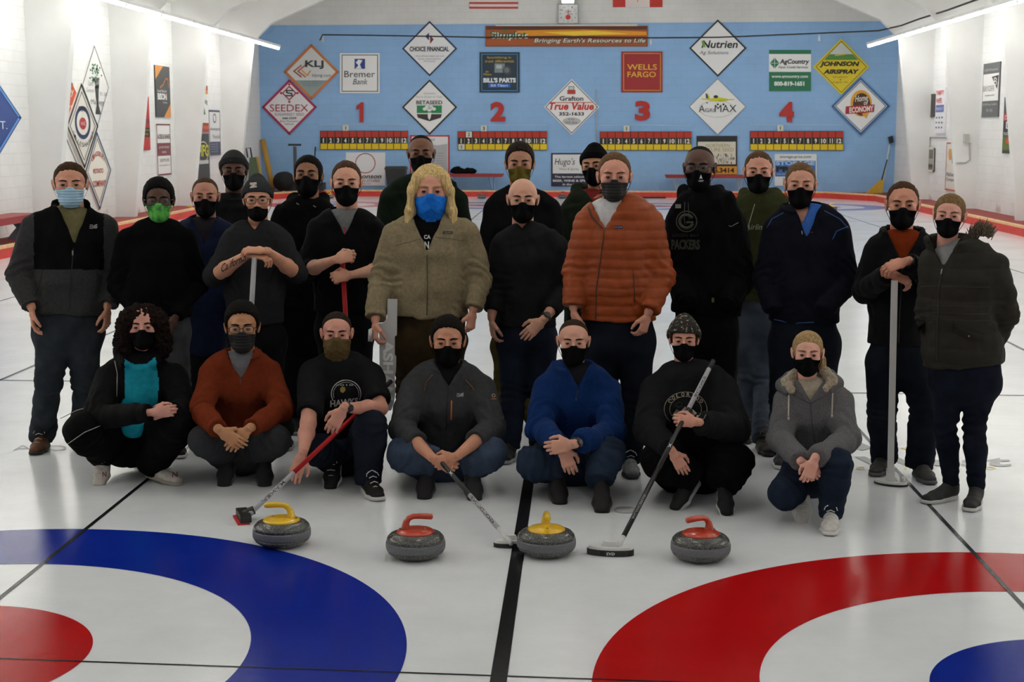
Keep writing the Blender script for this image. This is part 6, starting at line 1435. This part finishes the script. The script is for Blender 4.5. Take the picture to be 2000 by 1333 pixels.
# left bench
t = thing('bench', 'red bench with crossed grey legs on the walkway at the left edge', 'bench', (-9.55, 24.4, .15)); b = MB(); b.box((-9.9, 23.2, .47), (-9.35, 25.4, .585)); b.build('seat', mat('bench_red', '8c2424', .5), t)
for yy in (23.5, 25.1):
    b = MB(); b.prism([(-9.42, yy, .47), (-9.60, yy, .47), (-9.88, yy, .15), (-9.72, yy, .15)], [(-9.42, yy+.04, .47), (-9.60, yy+.04, .47), (-9.88, yy+.04, .15), (-9.72, yy+.04, .15)]); b.build('leg', mat('bench_grey', '6e7886', .6), t)
    b = MB(); b.prism([(-9.84, yy+.05, .47), (-9.66, yy+.05, .47), (-9.38, yy+.05, .15), (-9.56, yy+.05, .15)], [(-9.84, yy+.09, .47), (-9.66, yy+.09, .47), (-9.38, yy+.09, .15), (-9.56, yy+.09, .15)]); b.build('leg', mat('bench_grey', '6e7886', .6), t)
# waste bin
c = wq(774, 350, .5); t = thing('waste_bin', 'black lidded waste bin beside the Simonson sign', 'bin', (c[0], c[1], .15)); b = MB()
z1 = wq(774, 330, .5)[2]; b.prism([(c[0]+dx*.24, c[1]+dy*.22, .15) for dx, dy in ((-1,-1),(1,-1),(1,1),(-1,1))], [(c[0]+dx*.31, c[1]+dy*.28, z1) for dx, dy in ((-1,-1),(1,-1),(1,1),(-1,1))]); b.build('bin_body', mat('bin_black', '17191b', .5), t)
b = MB(); b.prism([(c[0]+dx*.34, c[1]+dy*.30, z1) for dx, dy in ((-1,-1),(1,-1),(1,1),(-1,1))], [(c[0]+dx*.30, c[1]+dy*.27, z1+.08) for dx, dy in ((-1,-1),(1,-1),(1,1),(-1,1))]); b.build('lid', mat('bin_black', '17191b', .5), t)
# ice scraper machine
q = wq(577, 350, .8); t = thing('ice_scraper', 'black ice scraping machine with a tall T handle behind the hoodie man', 'machine', (q[0], q[1], .15)); x, y = q[0], q[1]
b = MB(); z1 = wq(577, 283, .8)[2]; b.box((x-.05, y-.03, .4), (x+.05, y+.03, z1-.05)); b.build('mast', mat('mast_grey', '4a4e54', .5), t)
b = MB(); b.tube([(x-.20, y, z1), (x+.20, y, z1)], .03, 8); b.build('handlebar', M_black, t)
b = MB(); b.box((x-.45, y-.25, .17), (x+.90, y+.25, .42)); b.build('chassis', mat('bin_black', '17191b', .5), t)
b = MB(); b.tube([(x-.33, y-.36, .46), (x-.33, y+.05, .46)], .30, 20); b.build('wheel', mat('rubber', '131416', .8), t, smooth=True)
b = MB(); b.box((x+.55, y-.3, .30), (x+.75, y-.1, .45)); b.build('battery', mat('blue_box', '1c3c9c', .5), t)
def leaner(name, label, cat, p0, p1, r, m, extra=None):
    b = MB(); b.tube([p0, p1], r, 10); return tag(b.build(name, m, smooth=True, origin=p0), label, cat)
leaner('cardboard_tube', 'long yellow cardboard tube leaning in the far left corner', 'tube', wq(533, 369, .6), wq(513, 273, .14), .085, mat('cardboard', 'b98f3f', .8))
leaner('black_stick', 'thin black stick leaning on the blue wall beside the scraping machine', 'stick', wq(610, 372, .4), wq(616, 287, .06), .02, M_black)
leaner('wall_rod', 'thin grey rod fixed upright on the blue wall beside the True Value sign', 'rod', wq(1165, 292, .03), wq(1164, 175, .03), .012, mat('box_grey', 'b9b8b2', .5))
# cart
t = thing('folding_cart', 'green folding cart with a yellow side in the far left corner', 'cart', wq(492, 368, 2.0)); b = MB()
P4 = [(487, 308), (500, 307), (512, 366), (484, 367)]; b.prism([wq(x, y, 2.3) for x, y in P4], [wq(x, y, 2.45) for x, y in P4]); b.build('cart_panel', mat('cart_green', '5a6b52', .7), t)
b = MB(); P5 = [(500, 306), (504, 306), (517, 366), (512, 367)]; b.prism([wq(x, y, 2.25) for x, y in P5], [wq(x, y, 2.5) for x, y in P5]); b.build('cart_side', mat('cart_yellow', 'b08a3c', .7), t)
b = MB(); b.tube([wq(484, 308, 2.35), wq(481, 290, 2.35), wq(489, 289, 2.35), wq(492, 308, 2.35)], .025, 6); b.build('handle', M_black, t)
d1 = side_map(XL, box4(435, 448, 275, 276, 312, 312)); b = MB(); b.prism([d1(u, v, .01) for u, v in rect(0, 0, 1, 1)], [d1(u, v, .12) for u, v in rect(0, 0, 1, 1)]); tag(b.build('notice_box', mat('notice_yellow', 'cda94e', .6)), 'yellow box fixed on the left wall by the far corner', 'box')
# corn broom and pole, far right
t = thing('corn_broom', 'yellow corn broom standing in the far right corner', 'broom', wq(1712, 374, .5)); hd = wq(1722, 352, .6)
c0 = wq(1711, 374, .75); V0 = [(c0[0]-.30, c0[1]-.05, .16), (c0[0]+.18, c0[1]-.05, .16), (c0[0]+.18, c0[1]+.05, .16), (c0[0]-.30, c0[1]+.05, .16)]; b = MB(); b.prism(V0, [(hd[0]+dx, hd[1]+dy, hd[2]) for dx, dy in ((-.05, -.04), (.05, -.04), (.05, .04), (-.05, .04))]); b.build('bristles', mat('corn', 'b8923a', .9, 0, .1, (60, .4)), t)
b = MB(); b.tube([hd, wq(1736, 300, .1)], .02, 8); b.build('handle', M_black, t, smooth=True)
t = thing('push_broom', 'white pole with a small black head leaning in the far right corner', 'broom', wq(1722, 375, .45)); b = MB(); b.tube([wq(1722, 374, .45), wq(1738, 282, .1)], .022, 8); b.build('pole', M_white, t, smooth=True)
b = MB(); e = wq(1740, 273, .12); b.obox(e, (.06, 0, .02), (0, .06, 0), (-.02, 0, .10)); b.build('broom_head', M_black, t)
b = MB(); g = G(1246, 388); h = G(1300, 388); b.tube([g+arr([0,0,.03]), h+arr([0,0,.03])], .025, 8); tag(b.build('black_broom', M_black, smooth=True, origin=g), 'black broom lying on the far ice behind the orange jacket', 'broom')
# cable with small bulbs
cab = [(625, 78, 45.9), (630, 68, 45.6), (720, 69, 45), (839, 71, 45), (945, 73, 45), (1100, 72, 45), (1271, 74, 45), (1403, 73, 44.8), (1600, 65, 44), (1716, 60, 42), (1760, 50, 40), (1795, 37, 38), (1850, 20, 35), (1911, -2, 32), (1990, -28, 29)]
b = MB(); b.tube([P(x, y, d) for x, y, d in cab], .022, 6); tag(b.build('cable', mat('cable_black', '1a1a1a', .6), smooth=True), 'thin black cable strung across the hall below the gable', 'cable')
for x, y, l, yy in ((631, 77, 'left end', 45.6), (1271, 83, 'middle by the banner', 45.0), (1600, 75, 'right part', 44.0)):
    b = MB(); b.tube([P(x, y-10, yy), P(x, y-3, yy)], .012, 5); b.tube([P(x, y-4, yy), P(x, y+5, yy)], .03, 8); tag(b.build('hanging_bulb', M_white, smooth=True), 'small white bulb hanging from the cable near its %s' % l, 'bulb', 'bulbs on the cable')
# ---------------------------------------------------------------- clothing details
def nf(p, VF, x, y, k, col):
    for i, r in enumerate((8, 5.4, 2.8)): p.ring(VF, x+6*k, y+4*k, r*k, r*k, .0022*k, col, 'logo', 180+8, 270)
    for i, w in enumerate(('THE', 'NORTH', 'FACE')): p.text(VF, w, x-9*k, y-4*k+3*i*k, x-2*k, y-2*k+3*i*k, col, .02)
nf(p1, p1.topV, 184, 443, 1.0, 'd8d8d8'); p1.stroke(p1.topV, [(143, 486), (139, 545), (134, 611)], .003, '0c0c0e'); p1.stroke(p1.topV, [(142, 490), (142, 499)], .005, '8a8a8a', 'zip_pull')
p1.stroke(p1.topV, [(83, 528), (76, 560), (64, 578)], .003, '101012', 'pocket_zip'); p1.stroke(p1.topV, [(194, 532), (197, 575)], .003, '101012', 'pocket_zip')
p5.patch(p5.beanieV, [(488, 357), (501, 356), (502, 366), (488, 368)], 'b0aca6', 'label', p5.beanie); p5.ring(p5.beanieV, 495, 362, 3, 3, .002, 'c47a3a', 'label', 0, 360, p5.beanie)
p9.stroke(p9.topV, [(834, 498), (835, 560), (834, 616)], .004, '4a4436'); p9.patch(p9.topV, [(865, 452), (884, 452), (884, 457), (865, 457)], '2c2a28', 'label'); p9.text(p9.topV, 'Columbia', 867, 453, 882, 456, 'b0aca0')
p9.stroke(p9.topV, [(771, 480), (800, 473), (822, 466)], .002, '6a6049', 'seam'); p9.stroke(p9.topV, [(850, 463), (880, 466), (912, 472)], .002, '6a6049', 'seam')
p9.text(p9.underV, 'CA', 828, 459, 841, 467, 'd8d8d8', .03, 0, 'lettering', p9.under); p9.text(p9.underV, 'N', 829, 472, 838, 486, 'd8d8d8', .03, 0, 'lettering', p9.under)
p13.stroke(p13.topV, [(1181, 447), (1171, 520), (1165, 560), (1163, 624)], .004, '4a2a18'); p13.patch(p13.topV, [(1201, 441), (1216, 441), (1216, 447), (1201, 447)], '23244a', 'label'); p13.text(p13.topV, 'patagonia', 1202, 442.5, 1215, 445.5, 'c8c8d0')
p13.stroke(p13.topV, [(1237, 527), (1240, 590)], .003, '3a2418', 'pocket_zip')
p13.stroke(p13.topV, [(1148, 404), (1156, 424), (1176, 446)], .005, '3a2a1c', 'collar_trim')
LG = '3c3f36'
p14.ring(p14.topV, 1341, 433, 20, 20, .004, LG); p14.ring(p14.topV, 1341, 433, 13, 13, .010, LG, 'logo', 20, 330); p14.stroke(p14.topV, [(1341, 435), (1354, 435)], .007, LG, 'logo')
p14.text(p14.topV, 'GREEN BAY', 1313, 457, 1366, 463, '1f201c', .01); p14.text(p14.topV, 'PACKERS', 1311, 468, 1367, 488, '2f312b', .05); p14.patch(p14.topV, [(1319, 399), (1330, 399), (1330, 407), (1319, 407)], '6a6a66', 'label')
p14.stroke(p14.topV, [(1338, 395), (1336, 425), (1338, 440)], .003, '1c1c1e', 'drawstring'); p14.stroke(p14.topV, [(1344, 396), (1346, 430)], .003, '1c1c1e', 'drawstring'); p14.stroke(p14.topV, [(1423, 441), (1428, 443), (1442, 435)], .003, '6a6a6c', 'logo'); p14.patch(p14.topV, [(1390, 582), (1395, 582), (1395, 591), (1390, 591)], '7a7446', 'label')
p14.patch((p14.mask[0], p14.mask[1]), [(1369, 341), (1372, 350), (1369, 348), (1366, 350)], 'e4e4e4', 'logo', p14.mask[2], .003, 2); p14.text((p14.mask[0], p14.mask[1]), 'USSF', 1364, 352, 1374, 355, 'd0d0d0', .02, 0, 'lettering', p14.mask[2])
p15.text(p15.topV, 'Airlines', 1455, 438, 1502, 449, '8e9086', 0, .3); p15.stroke(p15.topV, [(1474, 399), (1462, 440), (1459, 480)], .003, '8a8a78', 'drawstring')
p6.stroke(p6.topV, [(579, 397), (584, 400)], .004, '8a8a8a', 'eyelet'); p6.stroke(p6.topV, [(612, 402), (617, 405)], .004, '8a8a8a', 'eyelet')
p7.text(p7.underV, 'I', 671, 444, 675, 456, '9c3040', .03, 0, 'lettering', p7.under)
p16.stroke(p16.topV, [(1574, 440), (1566, 452), (1567, 458)], .003, '9aa0a8'); p16.stroke(p16.topV, [(1610, 412), (1640, 428), (1656, 446)], .003, '1c4a8c', 'seam'); p16.stroke(p16.topV, [(1656, 443), (1634, 452), (1626, 468)], .003, '1c4a8c', 'seam'); p16.stroke(p16.topV, [(1530, 416), (1508, 428), (1498, 445)], .003, '1c4a8c', 'seam'); p16.stroke(p16.topV, [(1512, 624), (1545, 632), (1590, 630)], .004, '1c3f78', 'hem_trim'); p16.ring(p16.topV, 1579, 448, 5, 4, .002, '3a5aa8', 'logo', 180, 360); p16.text(p16.topV, 'AIR FORCE', 1570, 453, 1588, 455, '8a3a4a')
p17.stroke(p17.topV, [(1762, 524), (1758, 600), (1755, 670)], .003, '2a2a2c')
p18.stroke(p18.topV, [(1841, 524), (1834, 560), (1831, 640), (1830, 705)], .004, '1a1916'); p18.stroke(p18.topV, [(1840, 526), (1838, 536)], .005, '8a8a86', 'zip_pull'); p18.patch(p18.topV, [(1860, 631), (1920, 655), (1921, 667), (1890, 664), (1859, 648)], cloth('272520', 'shell'), 'pocket_flap', None, .010); p18.patch(p18.topV, [(1891, 656), (1893, 655), (1894, 658), (1892, 659)], '8c8c8c', 'stud', None, .014, 2); p18.patch(p18.topV, [(1793, 640), (1808, 628), (1806, 638), (1792, 655)], cloth('272520', 'shell'), 'pocket_flap', None, .010)
for yy in (560, 598, 612, 625): p18.stroke(p18.topV, [(1798, yy), (1835, yy-1)], .002, '1c1b18', 'seam'); p18.stroke(p18.topV, [(1838, yy), (1900, yy+2), (1932, yy+1)], .002, '1c1b18', 'seam')
# fur ruff
rs = random.Random(5); b = MB(); 
for i in range(420):
    u = rs.random(); x = 1893 + 40*u + rs.uniform(-6, 6); y = 470 - 18*math.sin(u*2.6) + rs.uniform(-8, 10); p0 = p18.pt((x, y, .14 + rs.uniform(-.03, .06)))
    ang = rs.uniform(-.6, .9); L = rs.uniform(.03, .055); d = CR*math.sin(ang)*L + arr([0, 0, 1])*math.cos(ang)*L + arr([0, rs.uniform(-.02, .02), 0]); b.tube([p0, p0+d*.6, p0+d+CR*.006], [.0035, .0025, .0006], 4)
fur = b.build('fur_trim', mat('fur', '6a6054', .9, 0, .1, (80, .4)), p18.top)
nf(p22, p22.topV, 900, 772, .9, 'c8c8c8'); p22.stroke(p22.topV, [(882, 783), (881, 821)], .0045, 'c4661c', 'chest_zip'); p22.stroke(p22.topV, [(845, 732), (832, 748), (829, 764)], .0022, '8a5430', 'seam'); p22.stroke(p22.topV, [(909, 742), (922, 756), (926, 764)], .0022, '8a5430', 'seam'); p22.text(p22.topV, 'SUMMIT', 959, 778, 970, 781, 'c4661c', .02); p22.ring(p22.topV, 964, 773, 3, 3, .002, 'b0b0b0'); p22.stroke(p22.topV, [(877, 757), (872, 800), (872, 840)], .002, '1c1c1e', 'zip')
p20.stroke(p20.topV, [(470, 740), (470, 752)], .003, '4a3a34'); p23.stroke(p23.topV, [(1128, 763), (1125, 778)], .003, '101830'); p23.stroke(p23.topV, [(1125, 778), (1125, 784)], .004, '2a3450', 'zip_pull')
p21.ring(p21.topV, 676, 770, 29, 27, .0028, 'c0c0be', 'print', 150, 385); p21.ring(p21.topV, 676, 770, 25, 23, .0014, 'c0c0be', 'print', 160, 375); p21.text(p21.topV, 'HAWKS', 645, 780, 700, 793, 'b8b8b4', .03, 0, 'lettering', None, -6); p21.patch(p21.topV, [(664, 760), (668, 755), (674, 757), (675, 763), (670, 768), (665, 766)], '8a7a3a', 'emblem'); p21.text(p21.topV, '2018', 655, 751, 690, 754, 'b0b0ae', .01)
p24.ring(p24.topV, 1339, 800, 42, 34, .0022, '8f8878', 'print', 135, 405); p24.ring(p24.topV, 1339, 800, 31, 25, .0018, '8f8878', 'print', 150, 390)
for i, ch in enumerate('COLORADO'):
    a = math.radians(205 + 130*(i+.5)/8); x, y = 1339+36.5*math.cos(a), 800+29.5*math.sin(a); p24.text(p24.topV, ch, x-3, y-3.6, x+3, y+3.6, 'b0a898', .02)
p24.patch(p24.topV, [(1312, 812), (1322, 800), (1328, 806), (1338, 794), (1347, 805), (1353, 800), (1366, 812), (1362, 818), (1318, 818)], '8f8878', 'print'); p24.ring(p24.topV, 1327, 791, 5, 4.5, .0022, '2a2a2c', 'print')
HC = mat('fleece_lining', 'a89c8a', .95, 0, .1, (60, .25), (90, 1.0, .01))
for sg, c_ in ((-1, [(1551, 732, .06), (1538, 750, .03), (1546, 762, -.02)]), (1, [(1612, 728, .06), (1624, 746, .03), (1612, 760, -.02)])):
    q = [p25.pt((x, y, d + .05)) for x, y, d in c_]; V, F = field_mesh([('u', ecap(q[0], q[1], .030, .036), 0), ('u', ecap(q[1], q[2], .036, .022), .02)], .006); N = vnormals(V, F); V = V + N*(.005*vnoise(V*90))[:, None]; part('hood_lining', V, F, HC, p25.top)
    q = [p25.pt((x + sg*9, y+3, d + .065)) for x, y, d in c_]; V, F = field_mesh([('u', ecap(q[0], q[1], .028, .036), 0), ('u', ecap(q[1], q[2], .036, .024), .02)], .007); part('hood', V, F, cloth('5e5d60', 'heather'), p25.top)
for x, y1 in ((1541, 820), (1626, 815)): p25.stroke(p25.topV, [(x, 768), (x-1, y1-4)], .0042, 'b8b0a2', 'drawstring'); p25.stroke(p25.topV, [(x-1, y1-4), (x-1, y1+2)], .006, 'a8a49c', 'aglet')
p25.stroke(p25.topV, [(1583, 790), (1586, 830), (1592, 866)], .003, '3c3c40'); p25.stroke(p25.topV, [(1540, 768), (1560, 775), (1583, 788)], .004, '4c4c50', 'seam'); p25.stroke(p25.topV, [(1626, 766), (1606, 775), (1583, 788)], .004, '4c4c50', 'seam')
for q in ([(224, 705), (229, 730), (228, 775)], [(118, 818), (150, 802), (176, 795)], [(132, 868), (165, 845), (208, 827)]): p19.stroke(p19.topV if q[0][0] > 200 else p19.pants, q, .0025, 'a8a49a', 'zip', p19.root)
p11.watch(1); p21.watch(1, 0, '1a1a1c', '3c4044'); p23.watch(1, 0, '101012', '6a6e70'); p17.watch(1)
def rings(p, i, col): wr, Fv, th, Nv = p.hands[i]; return
# tattoo
p5.text(p5.bodyV, 'California', 432, 505, 480, 521, '3a2c2a', .01, .2, 'tattoo', p5.body, -24)
q = [p19.pt(v) for v in ((262, 812, .06), (262, 836, .0))]; V, F = field_mesh([('u', ecap(q[0], q[1], .12, .075, .09, .06, side=CR), 0)], .008); part('shirt_hem', V, F, cloth('1f93a8'), p19.top)
p19.text(p19.shoes[1][1], 'N', 336, 922, 347, 932, '8a3a4a', .03, 0, 'logo', p19.shoes[1][0]); p19.text(p19.shoes[0][1], 'N', 200, 922, 208, 932, '8a3a4a', .03, 0, 'logo', p19.shoes[0][0])
